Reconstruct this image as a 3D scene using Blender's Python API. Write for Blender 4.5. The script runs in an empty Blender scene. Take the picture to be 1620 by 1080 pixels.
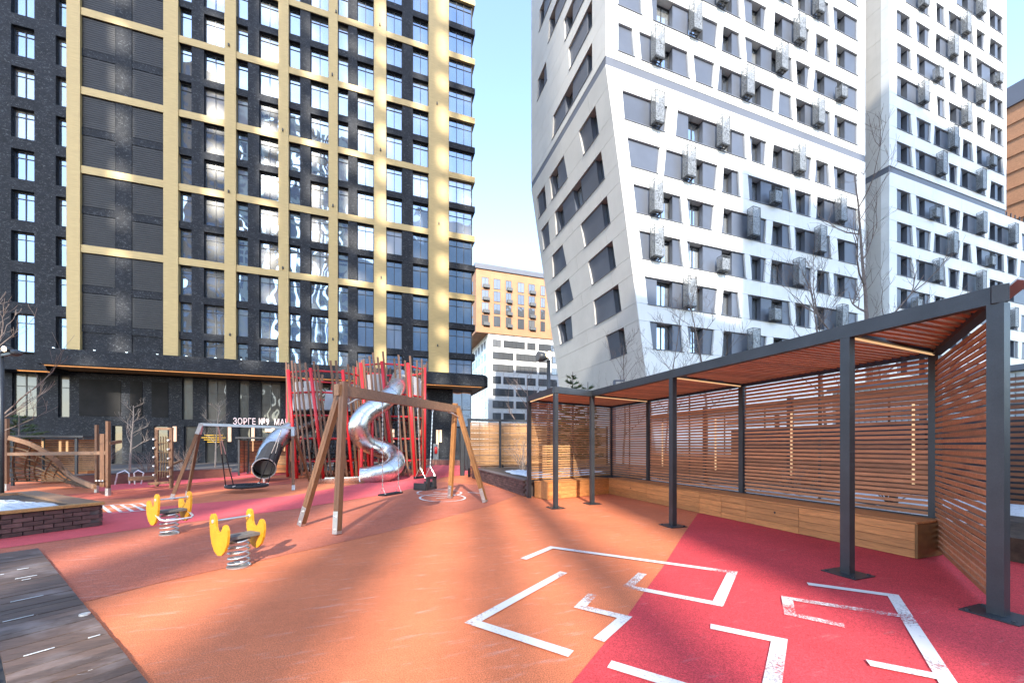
import bpy, math, random
from mathutils import Vector, Matrix
random.seed(7)
R = math.radians
SC = bpy.context.scene
COL = SC.collection

# ------------------------------------------------------------------ camera, sky, sun, exposure
EYE = 1.45                      # eye height in metres
YAW = R(19.14)                  # camera heading, clockwise from +Y (the buildings stand square to X and Y)
FPX, HOR = 605.0, 704.0         # focal length and horizon row of the 1620 x 1080 photograph
cd = bpy.data.cameras.new('camera')
cam = bpy.data.objects.new('camera', cd); COL.objects.link(cam)
cam.location = (0, 0, EYE); cam.rotation_euler = (R(90), 0, -YAW)
cd.sensor_width = 36.0; cd.lens = 36.0 * FPX / 1620.0
cd.shift_y = (HOR - 540.0) / 1620.0
cd.clip_start = 0.05; cd.clip_end = 3000
SC.camera = cam

SUN_AZ, SUN_EL = R(193), R(31)  # azimuth clockwise from +Y
wd = bpy.data.worlds.new('World'); SC.world = wd; wd.use_nodes = True
nt = wd.node_tree; nt.nodes.clear()
sky = nt.nodes.new('ShaderNodeTexSky'); sky.sky_type = 'NISHITA'; sky.sun_disc = False
sky.sun_elevation = SUN_EL; sky.sun_rotation = SUN_AZ
sky.air_density = 1.0; sky.dust_density = 0.7; sky.ozone_density = 0.9; sky.altitude = 150
bg = nt.nodes.new('ShaderNodeBackground'); bg.inputs['Strength'].default_value = 0.15
wo = nt.nodes.new('ShaderNodeOutputWorld')
nt.links.new(sky.outputs[0], bg.inputs[0]); nt.links.new(bg.outputs[0], wo.inputs[0])
sd = bpy.data.lights.new('sun', 'SUN'); sd.energy = 2.0; sd.angle = R(0.5); sd.color = (1.0, 0.93, 0.80)
sun = bpy.data.objects.new('sun', sd); COL.objects.link(sun)
SDIR = Vector((math.sin(SUN_AZ) * math.cos(SUN_EL), math.cos(SUN_AZ) * math.cos(SUN_EL), math.sin(SUN_EL)))
sun.rotation_euler = (-SDIR).to_track_quat('-Z', 'Y').to_euler(); sun.location = SDIR * 120
SC.view_settings.view_transform = 'Standard'; SC.view_settings.look = 'None'
SC.view_settings.exposure = 2.26; SC.view_settings.gamma = 1.0
SC.cycles.max_bounces = 8; SC.cycles.diffuse_bounces = 4; SC.cycles.glossy_bounces = 4
SC.cycles.transparent_max_bounces = 12; SC.cycles.caustics_reflective = False; SC.cycles.caustics_refractive = False

# ------------------------------------------------------------------ measuring helpers (survey of the place from the photograph)
CT, ST = math.cos(YAW), math.sin(YAW)
def at(px, py, d):               # a point seen at (px, py) that stands d metres ahead of the camera
    x = (px - 810.0) / FPX * d
    return Vector((x * CT + d * ST, -x * ST + d * CT, EYE + (HOR - py) / FPX * d))
def gr(px, py, z=0.0):           # a point on a level plane z
    return at(px, py, (EYE - z) * FPX / (py - HOR))
def fx(px, wy):                  # x on a facade y = wy
    k = (px - 810.0) / FPX; d = wy / (CT - ST * k)
    return k * d * CT + d * ST
def fz(px, py, wy):
    k = (px - 810.0) / FPX; d = wy / (CT - ST * k)
    return EYE + (HOR - py) / FPX * d
def sy(px, wx):                  # y on a facade x = wx
    k = (px - 810.0) / FPX; d = wx / (ST + CT * k)
    return -k * d * ST + d * CT

# ------------------------------------------------------------------ materials
MATS = {}
def N(t, kind, **kw):
    n = t.nodes.new(kind)
    for k, v in kw.items():
        if hasattr(n, k): setattr(n, k, v)
        else: n.inputs[k].default_value = v
    return n
def base(name):
    m = bpy.data.materials.new(name); m.use_nodes = True
    t = m.node_tree; t.nodes.clear()
    o = t.nodes.new('ShaderNodeOutputMaterial'); b = t.nodes.new('ShaderNodeBsdfPrincipled')
    t.links.new(b.outputs[0], o.inputs[0]); MATS[name] = m
    return m, t, b, o
def ramp(t, fac, stops):
    r = t.nodes.new('ShaderNodeValToRGB')
    e = r.color_ramp.elements
    while len(e) < len(stops): e.new(0.5)
    for i, (p, c) in enumerate(stops):
        e[i].position = p; e[i].color = c if len(c) == 4 else (*c, 1)
    t.links.new(fac, r.inputs[0]); return r
def pos(t, scale=(1, 1, 1), obj=False):
    mp = t.nodes.new('ShaderNodeMapping'); mp.inputs['Scale'].default_value = scale
    if obj:
        t.links.new(t.nodes.new('ShaderNodeTexCoord').outputs['Object'], mp.inputs[0])
    else:
        t.links.new(t.nodes.new('ShaderNodeNewGeometry').outputs['Position'], mp.inputs[0])
    return mp.outputs[0]
def mixc(t, fac, a, b, mode='MIX'):
    m = t.nodes.new('ShaderNodeMix'); m.data_type = 'RGBA'; m.blend_type = mode
    for s, v in ((0, fac), (6, a), (7, b)):
        if hasattr(v, 'is_linked') or hasattr(v, 'links'): t.links.new(v, m.inputs[s])
        elif s == 0: m.inputs[0].default_value = v
        else: m.inputs[s].default_value = (*v, 1)
    return m.outputs[2]
def math2(t, op, a, b=0.0):
    m = t.nodes.new('ShaderNodeMath'); m.operation = op
    for i, v in enumerate((a, b)):
        if hasattr(v, 'links'): t.links.new(v, m.inputs[i])
        else: m.inputs[i].default_value = v
    return m.outputs[0]
def noise(t, vec, scale, detail=4, rough=0.55, dist=0.0):
    n = N(t, 'ShaderNodeTexNoise', Scale=scale, Detail=detail, Roughness=rough, Distortion=dist)
    t.links.new(vec, n.inputs['Vector']); return n.outputs[0]
def bump(t, b, h, strength, dist=0.01):
    n = N(t, 'ShaderNodeBump', Strength=strength, Distance=dist)
    t.links.new(h, n.inputs['Height']); t.links.new(n.outputs[0], b.inputs['Normal'])
def pm(name, col, var=0.25, scale=3.0, rough=0.6, metal=0.0, bmp=0.0, bscale=60.0, rnd=0.0, stretch=(1, 1, 1), fine=0.0, fscale=120.0, obj=False, spec=0.5):
    """plain procedural material: base colour, blotchy variation, fine grain, per-piece variation, bump"""
    m, t, b, o = base(name)
    v = pos(t, stretch, obj)
    dark = tuple(c * (1 - var) for c in col); lite = tuple(min(1, c * (1 + var)) for c in col)
    c = ramp(t, noise(t, v, scale, 5, 0.6), [(0.3, dark), (0.7, lite)]).outputs[0]
    if fine:
        c = mixc(t, 1.0, c, ramp(t, noise(t, v, fscale, 2, 0.7), [(0.3, (1 - fine,) * 3), (0.7, (1 + fine,) * 3)]).outputs[0], 'MULTIPLY')
    if rnd:
        oi = t.nodes.new('ShaderNodeObjectInfo')
        c = mixc(t, 1.0, c, ramp(t, oi.outputs['Random'], [(0, (1 - rnd,) * 3), (1, (1 + rnd,) * 3)]).outputs[0], 'MULTIPLY')
    t.links.new(c, b.inputs['Base Color'])
    b.inputs['Roughness'].default_value = rough; b.inputs['Metallic'].default_value = metal
    b.inputs['Specular IOR Level'].default_value = spec
    if bmp: bump(t, b, noise(t, v, bscale, 3, 0.6), bmp)
    return m
def glow(name, col, s):
    m, t, b, o = base(name)
    b.inputs['Base Color'].default_value = (*col, 1)
    b.inputs['Emission Color'].default_value = (*col, 1); b.inputs['Emission Strength'].default_value = s
    return m

def rubber(name, col, dusty=0.0):
    m, t, b, o = base(name)
    v = pos(t)
    g = noise(t, v, 120, 2, 0.85); big = noise(t, v, 0.9, 5, 0.6); mid = noise(t, v, 14, 4, 0.7)
    c = ramp(t, g, [(0.30, tuple(x * 0.42 for x in col)), (0.5, col), (0.70, tuple(min(1, x * 1.6) for x in col))]).outputs[0]
    c = mixc(t, 1.0, c, ramp(t, big, [(0.3, (0.86, 0.84, 0.84)), (0.7, (1.1, 1.1, 1.1))]).outputs[0], 'MULTIPLY')
    c = mixc(t, 1.0, c, ramp(t, mid, [(0.35, (0.93,) * 3), (0.65, (1.05,) * 3)]).outputs[0], 'MULTIPLY')
    # trodden dust and salt in streaks
    sm = pos(t, (1.0, 1.0, 1.0))
    rot = t.nodes.new('ShaderNodeMapping'); rot.inputs['Rotation'].default_value = (0, 0, R(-35)); rot.inputs['Scale'].default_value = (1.2, 5.5, 1)
    t.links.new(sm, rot.inputs[0])
    st = noise(t, rot.outputs[0], 2.2, 7, 0.68)
    dm = ramp(t, st, [(0.60 - 0.10 * dusty, (0, 0, 0)), (0.86 - 0.08 * dusty, (1, 1, 1))]).outputs[0]
    c = mixc(t, math2(t, 'MULTIPLY', dm, 0.30 + 0.35 * dusty), c, (0.62, 0.53, 0.48))
    sp = ramp(t, noise(t, v, 26, 3, 0.6), [(0.745, (0, 0, 0)), (0.78, (1, 1, 1))]).outputs[0]
    c = mixc(t, math2(t, 'MULTIPLY', sp, 0.35), c, (0.75, 0.68, 0.64))
    t.links.new(c, b.inputs['Base Color']); b.inputs['Roughness'].default_value = 0.85
    b.inputs['Specular IOR Level'].default_value = 0.35
    bump(t, b, g, 0.5, 0.004)
    return m
rubber('rubber_orange', (0.60, 0.170, 0.072), 0.4)
rubber('rubber_crimson', (0.56, 0.052, 0.060))
rubber('rubber_pink', (0.68, 0.098, 0.105))
rubber('rubber_terracotta', (0.46, 0.130, 0.072), 0.45)
rubber('rubber_rust', (0.40, 0.085, 0.05), 0.2)

def marking(name):
    m, t, b, o = base(name)
    v = pos(t)
    b.inputs['Base Color'].default_value = (0.66, 0.62, 0.59, 1); b.inputs['Roughness'].default_value = 0.75
    wear = math2(t, 'ADD', math2(t, 'MULTIPLY', noise(t, v, 1.1, 3, 0.6), 1.25), math2(t, 'MULTIPLY', noise(t, v, 55, 4, 0.8), 0.75))
    k = ramp(t, wear, [(0.79, (0, 0, 0)), (0.97, (1, 1, 1))]).outputs[0]
    tr = t.nodes.new('ShaderNodeBsdfTransparent'); mx = t.nodes.new('ShaderNodeMixShader')
    t.links.new(k, mx.inputs[0]); t.links.new(tr.outputs[0], mx.inputs[1]); t.links.new(b.outputs[0], mx.inputs[2]); t.links.new(mx.outputs[0], o.inputs[0])
    return m
marking('floor_paint')

def wood(name, col, var=0.35, rough=0.55, rnd=0.18, axis=0, grain=1.0, dirt=0.0):
    """boards: grain runs along the object's own long axis given by axis (world x, y or z)"""
    m, t, b, o = base(name)
    sc = [9.0, 9.0, 9.0]; sc[axis] = 0.7
    oi = t.nodes.new('ShaderNodeObjectInfo')
    mp = t.nodes.new('ShaderNodeMapping'); mp.inputs['Scale'].default_value = sc
    add = t.nodes.new('ShaderNodeVectorMath'); add.operation = 'ADD'
    t.links.new(t.nodes.new('ShaderNodeNewGeometry').outputs['Position'], add.inputs[0])
    cmb = t.nodes.new('ShaderNodeCombineXYZ'); mul = math2(t, 'MULTIPLY', oi.outputs['Random'], 37.0)
    for i in range(3): t.links.new(mul, cmb.inputs[i])
    t.links.new(cmb.outputs[0], add.inputs[1]); t.links.new(add.outputs[0], mp.inputs[0])
    n1 = noise(t, mp.outputs[0], 2.2, 6, 0.65, 0.6); n2 = noise(t, mp.outputs[0], 9, 3, 0.6)
    c = ramp(t, n1, [(0.25, tuple(x * (1 - var) for x in col)), (0.55, col), (0.8, tuple(min(1, x * (1 + var)) for x in col))]).outputs[0]
    c = mixc(t, 0.45 * grain, c, ramp(t, n2, [(0.35, (0.45, 0.42, 0.40)), (0.6, (1.05,) * 3)]).outputs[0], 'MULTIPLY')
    c = mixc(t, 1.0, c, ramp(t, oi.outputs['Random'], [(0, (1 - rnd,) * 3), (1, (1 + rnd, 1 + rnd * 0.8, 1 + rnd * 0.6))]).outputs[0], 'MULTIPLY')
    if dirt:
        d = ramp(t, noise(t, pos(t), 1.6, 5, 0.65), [(0.5, (0, 0, 0)), (0.72, (1, 1, 1))]).outputs[0]
        c = mixc(t, math2(t, 'MULTIPLY', d, dirt), c, (0.34, 0.28, 0.27))
        s1 = ramp(t, noise(t, mp.outputs[0], 3.1, 4, 0.6), [(0.70, (0, 0, 0)), (0.75, (1, 1, 1))]).outputs[0]
        c = mixc(t, math2(t, 'MULTIPLY', s1, dirt), c, (0.75, 0.73, 0.72))
    t.links.new(c, b.inputs['Base Color']); b.inputs['Roughness'].default_value = rough
    bump(t, b, n2, 0.25, 0.004)
    return m
wood('cedar_x', (0.58, 0.245, 0.11), axis=0, rnd=0.24); wood('cedar_y', (0.49, 0.208, 0.10), axis=1, rnd=0.24); wood('dark_slat_y', (0.25, 0.108, 0.056), axis=1)
wood('larch_x', (0.47, 0.255, 0.115), axis=0, rnd=0.25); wood('larch_y', (0.47, 0.255, 0.115), axis=1, rnd=0.12)
wood('bench_x', (0.56, 0.238, 0.080), axis=0, rnd=0.2); wood('bench_y', (0.56, 0.238, 0.082), axis=1, rnd=0.2)
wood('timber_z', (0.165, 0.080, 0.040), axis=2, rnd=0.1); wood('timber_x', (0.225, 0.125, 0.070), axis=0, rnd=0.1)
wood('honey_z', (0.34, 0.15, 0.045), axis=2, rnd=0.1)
wood('slat_z', (0.205, 0.108, 0.066), axis=2, rnd=0.28)
wood('deck', (0.115, 0.072, 0.056), axis=0, rnd=0.28, dirt=0.55, rough=0.7)
wood('coping', (0.52, 0.27, 0.085), axis=0, rnd=0.1)

def cladding(name, col, mark, amount):
    """dark cladding board with pale straw-like scratches"""
    m, t, b, o = base(name)
    v = pos(t)
    c = ramp(t, noise(t, v, 1.4, 5, 0.6), [(0.3, tuple(x * 0.72 for x in col)), (0.7, tuple(x * 1.35 for x in col))]).outputs[0]
    tot = None
    for i, (sc, off) in enumerate(((2.3, 0.0), (3.4, 11.0), (2.8, 23.0))):
        mp = t.nodes.new('ShaderNodeMapping'); mp.inputs['Location'].default_value = (off, off, off); mp.inputs['Rotation'].default_value = (0.0, R(35 * i - 20), 0.0); mp.inputs['Scale'].default_value = (1, 1, 2.0)
        t.links.new(v, mp.inputs[0])
        n = noise(t, mp.outputs[0], sc, 2, 0.5, 1.2)
        line = ramp(t, n, [(0.485, (0, 0, 0)), (0.4975, (1, 1, 1)), (0.5025, (1, 1, 1)), (0.515, (0, 0, 0))]).outputs[0]
        mk = ramp(t, noise(t, mp.outputs[0], sc * 1.7, 2, 0.5), [(0.52, (0, 0, 0)), (0.62, (1, 1, 1))]).outputs[0]
        l = math2(t, 'MULTIPLY', line, mk)
        tot = l if tot is None else math2(t, 'MAXIMUM', tot, l)
    c = mixc(t, math2(t, 'MULTIPLY', tot, amount), c, mark)
    t.links.new(c, b.inputs['Base Color']); b.inputs['Roughness'].default_value = 0.62; b.inputs['Specular IOR Level'].default_value = 0.22
    bump(t, b, noise(t, v, 9, 4, 0.6), 0.25, 0.02)
    return m
cladding('dark_cladding', (0.0155, 0.0175, 0.023), (0.26, 0.27, 0.29), 0.5)

def gold(name):
    m, t, b, o = base(name)
    v = pos(t, (0.6, 0.6, 9.0))
    c = ramp(t, noise(t, v, 2.5, 4, 0.6), [(0.3, (0.44, 0.315, 0.135)), (0.7, (0.56, 0.41, 0.185))]).outputs[0]
    j = N(t, 'ShaderNodeTexBrick', Scale=1.0)
    t.links.new(c, b.inputs['Base Color']); b.inputs['Roughness'].default_value = 0.5; b.inputs['Metallic'].default_value = 0.15
    bump(t, b, noise(t, v, 14, 3, 0.6), 0.2, 0.01)
    return m
gold('gold_panel')

def glass(name, refl=0.5, dark=(0.02, 0.026, 0.03), pale=(0.10, 0.13, 0.13), wave=0.06, tint=(0.86, 0.93, 1.0), wscale=0.9):
    m, t, b, o = base(name)
    oi = t.nodes.new('ShaderNodeObjectInfo')
    c = ramp(t, oi.outputs['Random'], [(0.0, dark), (0.6, dark), (1.0, pale)]).outputs[0]
    t.links.new(c, b.inputs['Base Color']); b.inputs['Roughness'].default_value = 0.3
    g = t.nodes.new('ShaderNodeBsdfGlossy'); g.inputs['Roughness'].default_value = 0.015; g.inputs['Color'].default_value = (*tint, 1)
    add = t.nodes.new('ShaderNodeVectorMath'); add.operation = 'ADD'
    t.links.new(t.nodes.new('ShaderNodeNewGeometry').outputs['Position'], add.inputs[0])
    cmb = t.nodes.new('ShaderNodeCombineXYZ'); mul = math2(t, 'MULTIPLY', oi.outputs['Random'], 91.0)
    for i in range(3): t.links.new(mul, cmb.inputs[i])
    t.links.new(cmb.outputs[0], add.inputs[1])
    bn = N(t, 'ShaderNodeBump', Strength=1.0, Distance=wave)
    t.links.new(noise(t, add.outputs[0], wscale, 1, 0.4), bn.inputs['Height']); t.links.new(bn.outputs[0], g.inputs['Normal'])
    mx = t.nodes.new('ShaderNodeMixShader'); mx.inputs[0].default_value = refl
    t.links.new(b.outputs[0], mx.inputs[1]); t.links.new(g.outputs[0], mx.inputs[2]); t.links.new(mx.outputs[0], o.inputs[0])
    return m
glass('tower_glass', 0.29, pale=(0.34, 0.31, 0.27), wave=0.016, wscale=0.6, tint=(0.43, 0.66, 1.0)); glass('niche_glass', 0.55, (0.03, 0.035, 0.04), (0.35, 0.36, 0.36), 0.03)
glass('lobby_glass', 0.045, (0.010, 0.011, 0.013), (0.04, 0.05, 0.05), 0.015); glass('far_glass', 0.13, (0.07, 0.072, 0.075), (0.15, 0.15, 0.15), 0.02)
glass('corner_glass', 0.62, (0.03, 0.04, 0.05), (0.05, 0.06, 0.07), 0.02)

def panel_white(name, col):
    m, t, b, o = base(name)
    v = pos(t)
    c = ramp(t, noise(t, v, 0.5, 5, 0.6), [(0.3, tuple(x * 0.90 for x in col)), (0.7, tuple(min(1, x * 1.05) for x in col))]).outputs[0]
    st = noise(t, pos(t, (3.0, 3.0, 0.22)), 1.4, 5, 0.65)
    c = mixc(t, math2(t, 'MULTIPLY', ramp(t, st, [(0.52, (0, 0, 0)), (0.8, (1, 1, 1))]).outputs[0], 0.22), c, tuple(x * 0.72 for x in col))
    t.links.new(c, b.inputs['Base Color']); b.inputs['Roughness'].default_value = 0.42
    bump(t, b, noise(t, v, 0.8, 2, 0.5), 0.06, 0.05)
    return m
panel_white('white_panel', (0.78, 0.78, 0.76)); panel_white('cream_panel', (0.80, 0.70, 0.54)); panel_white('shaded_white_panel', (0.56, 0.535, 0.50)); panel_white('cool_panel', (0.62, 0.64, 0.66))  # third one: white panel for left-turned faces, their shade put into the colour
pm('grey_infill', (0.105, 0.118, 0.150), 0.10, 0.6, 0.42, 0.25, rnd=0.10)
pm('band_metal', (0.12, 0.13, 0.16), 0.06, 0.5, 0.5)
pm('dark_frame', (0.035, 0.037, 0.042), 0.15, 2, 0.4)
pm('joint_grey', (0.12, 0.12, 0.12), 0.1, 1, 0.8)  # dark grey core colour that shows in the panel joints
pm('pergola_steel', (0.042, 0.047, 0.055), 0.18, 3, 0.42, 0.35, bmp=0.12, bscale=90, fine=0.12)
pm('red_paint', (0.62, 0.022, 0.030), 0.12, 3, 0.35, 0.0, fine=0.06)
pm('galvanised', (0.52, 0.53, 0.54), 0.12, 8, 0.34, 0.85, fine=0.08)
pm('rope_black', (0.02, 0.02, 0.022), 0.2, 30, 0.8)
pm('net_rope', (0.09, 0.055, 0.03), 0.3, 30, 0.85)
pm('chain_steel', (0.60, 0.60, 0.60), 0.15, 40, 0.3, 0.8)
pm('black_rubber', (0.022, 0.022, 0.025), 0.2, 20, 0.7, bmp=0.1)
pm('yellow_board', (0.55, 0.255, 0.010), 0.12, 9, 0.5, fine=0.14, fscale=70, bmp=0.1)
pm('edge_brown', (0.17, 0.075, 0.02), 0.2, 8, 0.6)
pm('grey_board', (0.12, 0.115, 0.11), 0.2, 20, 0.65, fine=0.2)
pm('basket_grey', (0.10, 0.105, 0.11), 0.15, 3, 0.5)
pm('soil', (0.07, 0.048, 0.035), 0.45, 9, 0.95, bmp=0.8, bscale=22)
pm('mortar', (0.13, 0.10, 0.092), 0.2, 12, 0.9, bmp=0.3)
pm('brick', (0.105, 0.056, 0.050), 0.28, 9, 0.85, rnd=0.32, bmp=0.35, bscale=45, fine=0.15)
pm('snow', (0.60, 0.63, 0.67), 0.14, 9, 0.7, bmp=1.0, bscale=26, fine=0.12, fscale=60)
pm('bark', (0.20, 0.155, 0.135), 0.35, 14, 0.85, bmp=0.5, bscale=30)
pm('bark_pale', (0.27, 0.23, 0.20), 0.3, 14, 0.85, bmp=0.4, bscale=30)
pm('needles', (0.055, 0.085, 0.030), 0.4, 4, 0.7)
pm('paving', (0.10, 0.085, 0.078), 0.18, 2, 0.85, fine=0.12, bmp=0.2)
pm('cloudy_sheet', (0.55, 0.56, 0.58), 0.08, 2, 0.35)
pm('fibre_board', (0.022, 0.021, 0.021), 0.25, 1.0, 0.75, spec=0.15)
pm('louvre', (0.018, 0.019, 0.022), 0.2, 2, 0.55)
pm('corrugated', (0.42, 0.44, 0.45), 0.1, 3, 0.5, 0.3)
pm('hoarding', (0.025, 0.027, 0.033), 0.3, 1.5, 0.6)
pm('extinguisher', (0.55, 0.02, 0.02), 0.05, 3, 0.3)
pm('fastener', (0.75, 0.76, 0.77), 0.1, 20, 0.3, 0.6)
glow('warm_led', (1.0, 0.66, 0.34), 0.16); glow('lamp_bulb', (1.0, 0.78, 0.50), 2.0); glow('wall_glow', (1.0, 0.62, 0.40), 0.16)
glow('brass_glow', (1.0, 0.58, 0.06), 0.14); glow('sign_white', (1.0, 0.78, 0.76), 0.08); glow('soffit_led', (1.0, 0.42, 0.13), 0.16); glow('cool_led', (0.75, 0.92, 1.0), 0.5)

def slide_steel():
    m, t, b, o = base('slide_steel')
    v = pos(t)
    b.inputs['Base Color'].default_value = (0.66, 0.655, 0.65, 1); b.inputs['Metallic'].default_value = 1.0
    t.links.new(ramp(t, noise(t, v, 5, 4, 0.6), [(0.3, (0.22,) * 3), (0.7, (0.36,) * 3)]).outputs[0], b.inputs['Roughness'])
    bump(t, b, noise(t, v, 3, 2, 0.5), 0.04, 0.02)
slide_steel()
def perforated():
    m, t, b, o = base('perforated_metal')
    b.inputs['Base Color'].default_value = (0.26, 0.27, 0.28, 1); b.inputs['Metallic'].default_value = 0.3; b.inputs['Roughness'].default_value = 0.45
    vo = N(t, 'ShaderNodeTexVoronoi', Scale=15.0); t.links.new(pos(t), vo.inputs['Vector'])
    k = ramp(t, vo.outputs['Distance'], [(0.40, (0, 0, 0)), (0.45, (1, 1, 1))]).outputs[0]
    tr = t.nodes.new('ShaderNodeBsdfTransparent'); mx = t.nodes.new('ShaderNodeMixShader')
    t.links.new(k, mx.inputs[0]); t.links.new(tr.outputs[0], mx.inputs[1]); t.links.new(b.outputs[0], mx.inputs[2]); t.links.new(mx.outputs[0], o.inputs[0])
perforated()
def far_brick(name, col):
    m, t, b, o = base(name)
    v = pos(t)
    c = ramp(t, noise(t, v, 0.35, 4, 0.6), [(0.3, tuple(x * 0.86 for x in col)), (0.7, tuple(x * 1.1 for x in col))]).outputs[0]
    c = mixc(t, 1.0, c, ramp(t, noise(t, pos(t, (2, 2, 6)), 2.0, 3, 0.7), [(0.3, (0.78,) * 3), (0.7, (1.12,) * 3)]).outputs[0], 'MULTIPLY')
    t.links.new(c, b.inputs['Base Color']); b.inputs['Roughness'].default_value = 0.8
    bump(t, b, noise(t, v, 5, 3, 0.6), 0.3, 0.03)
far_brick('orange_brick', (0.47, 0.235, 0.125)); far_brick('low_brick', (0.20, 0.085, 0.062))
def leaf_mat():
    m, t, b, o = base('leaves')
    c = ramp(t, noise(t, pos(t), 3, 3, 0.6), [(0.3, (0.030, 0.055, 0.018)), (0.7, (0.085, 0.115, 0.040))]).outputs[0]
    t.links.new(c, b.inputs['Base Color']); b.inputs['Roughness'].default_value = 0.6
leaf_mat()

# ------------------------------------------------------------------ mesh and object helpers
class MB:
    def __init__(s): s.v = []; s.f = []
    def pts(s, vs, fs):
        n = len(s.v); s.v += [Vector(p) for p in vs]; s.f += [tuple(n + i for i in q) for q in fs]; return s
    def box(s, x0, x1, y0, y1, z0, z1):
        return s.hexa([(x0, y0, z0), (x1, y0, z0), (x1, y1, z0), (x0, y1, z0)], [(x0, y0, z1), (x1, y0, z1), (x1, y1, z1), (x0, y1, z1)])
    def hexa(s, lo, hi):
        n = len(lo)
        return s.pts(list(lo) + list(hi), [tuple(reversed(range(n))), tuple(range(n, 2 * n))] + [(i, (i + 1) % n, n + (i + 1) % n, n + i) for i in range(n)])
    def bar(s, a, b, w, h, up=(0, 0, 1)):
        a, b = Vector(a), Vector(b); d = (b - a).normalized(); u = Vector(up)
        r = d.cross(u)
        if r.length < 1e-4: r = d.cross(Vector((0, 1, 0)))
        r.normalize(); u = r.cross(d).normalized(); r *= w / 2; u *= h / 2
        return s.hexa([a - r - u, a + r - u, a + r + u, a - r + u], [b - r - u, b + r - u, b + r + u, b - r + u])
    def tube(s, P, r, n=8, cap=True, closed=False, arc=None):
        P = [Vector(p) for p in P]; rr = r if isinstance(r, (list, tuple)) else [r] * len(P)
        base_i = len(s.v); m = len(P); side = None
        for i, p in enumerate(P):
            if closed: d = P[(i + 1) % m] - P[i - 1]
            else: d = P[min(i + 1, m - 1)] - P[max(i - 1, 0)]
            d.normalize()
            if side is None:
                side = d.cross(Vector((0, 0, 1)))
                if side.length < 1e-3: side = d.cross(Vector((0, 1, 0)))
            side = (side - d * side.dot(d)).normalized(); up = side.cross(d)
            a0, a1 = arc if arc else (0, 2 * math.pi)
            k = n + 1 if arc else n
            for j in range(k):
                a = a0 + (a1 - a0) * j / n
                s.v.append(p + (side * math.cos(a) + up * math.sin(a)) * rr[i])
        k = n + 1 if arc else n
        for i in range(m if closed else m - 1):
            for j in range(n):
                a = base_i + i * k + j; b = base_i + i * k + (j + 1) % k
                c = base_i + ((i + 1) % m) * k + (j + 1) % k; d = base_i + ((i + 1) % m) * k + j
                s.f.append((a, b, c, d))
        if cap and not closed and not arc:
            s.f.append(tuple(base_i + j for j in reversed(range(n)))); s.f.append(tuple(base_i + (m - 1) * n + j for j in range(n)))
        return s
    def flat(s, poly, z):
        return s.pts([(p[0], p[1], z) for p in poly], [tuple(range(len(poly)))])
    def slab(s, poly, z0, z1):
        return s.hexa([(p[0], p[1], z0) for p in poly], [(p[0], p[1], z1) for p in poly])
    def mesh(s, name, origin=(0, 0, 0), mat=None, smooth=False):
        me = bpy.data.meshes.new(name); o = Vector(origin)
        me.from_pydata([v - o for v in s.v], [], s.f); me.update()
        if mat: me.materials.append(MATS[mat])
        if smooth:
            for p in me.polygons: p.use_smooth = True
        return me
    def build(s, name, mat, parent=None, smooth=False, origin=None):
        org = origin if origin is not None else (root_loc(parent) if parent else Vector((0, 0, 0)))
        o = bpy.data.objects.new(name, s.mesh(name, org, mat, smooth)); COL.objects.link(o)
        if parent: o.parent = parent
        elif origin is not None: o.location = origin
        return o
def root_loc(o):
    p = Vector((0, 0, 0))
    while o is not None: p = p + o.location; o = o.parent
    return p
def thing(name, label, cat, loc=(0, 0, 0), group=None):
    o = bpy.data.objects.new(name, None); COL.objects.link(o); o.location = loc; o.empty_display_size = 0.3
    return tag(o, label, cat, group)
def tag(o, label, cat, group=None):
    o['label'] = label; o['category'] = cat
    if group: o['group'] = group
    return o
def struct(o): o['kind'] = 'structure'; return o
def stuff(o): o['kind'] = 'stuff'; return o
def place(name, me, parent, loc, rot=None):
    o = bpy.data.objects.new(name, me); COL.objects.link(o); o.parent = parent; o.location = loc
    if rot: o.rotation_euler = rot
    return o

# ------------------------------------------------------------------ ground
g = MB().pts([(-900, -900, -0.02), (900, -900, -0.02), (900, 1500, -0.02), (-900, 1500, -0.02)], [(0, 1, 2, 3)]).build('ground', 'paving'); struct(g)
def sheet(name, px, mat, z, world=False):
    poly = [Vector(p) if world else gr(*p) for p in px]
    return struct(MB().flat(poly, z).build(name, mat))
sheet('playground_surface', [(-13, -3), (12.5, -3), (12.5, 24.2), (-16, 24.2), (-16, 8)], 'rubber_orange', 0.0, True)
# bands of coloured rubber granulate, each sheet a few millimetres above the one below
sheet('rubber_band', [(-120, 906), (130, 953), (250, 922), (330, 904), (420, 885), (520, 862), (600, 844), (690, 822), (769, 801.5), (818, 783.7), (790, 770), (700, 762), (655, 772), (600, 784), (460, 806), (236, 834), (100, 854), (0, 868), (-120, 886)], 'rubber_terracotta', 0.004)
sheet('rubber_band', [(-120, 886), (0, 868), (100, 854), (236, 834), (460, 806), (540, 793), (610, 782), (655, 772), (700, 755), (760, 748), (760, 735), (690, 735), (650, 748), (600, 760), (540, 770), (460, 784), (236, 803), (158, 812), (-120, 838)], 'rubber_pink', 0.008)
sheet('rubber_band', [(100, 792), (220, 788), (340, 775), (460, 765), (470, 757), (400, 755), (300, 765), (220, 774), (100, 782)], 'rubber_rust', 0.004)
sheet('rubber_band', [(150, 778), (260, 769), (360, 758), (470, 749), (470, 744), (360, 747), (260, 757), (150, 770)], 'rubber_pink', 0.008)
sheet('rubber_band', [(1104, 812), (1078, 850), (1050, 895), (1015, 942), (985, 985), (950, 1025), (905, 1080), (870, 1130), (820, 1240), (1200, 2600), (2600, 2600), (2600, 905), (1480, 830), (1300, 815)], 'rubber_crimson', 0.004)

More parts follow.
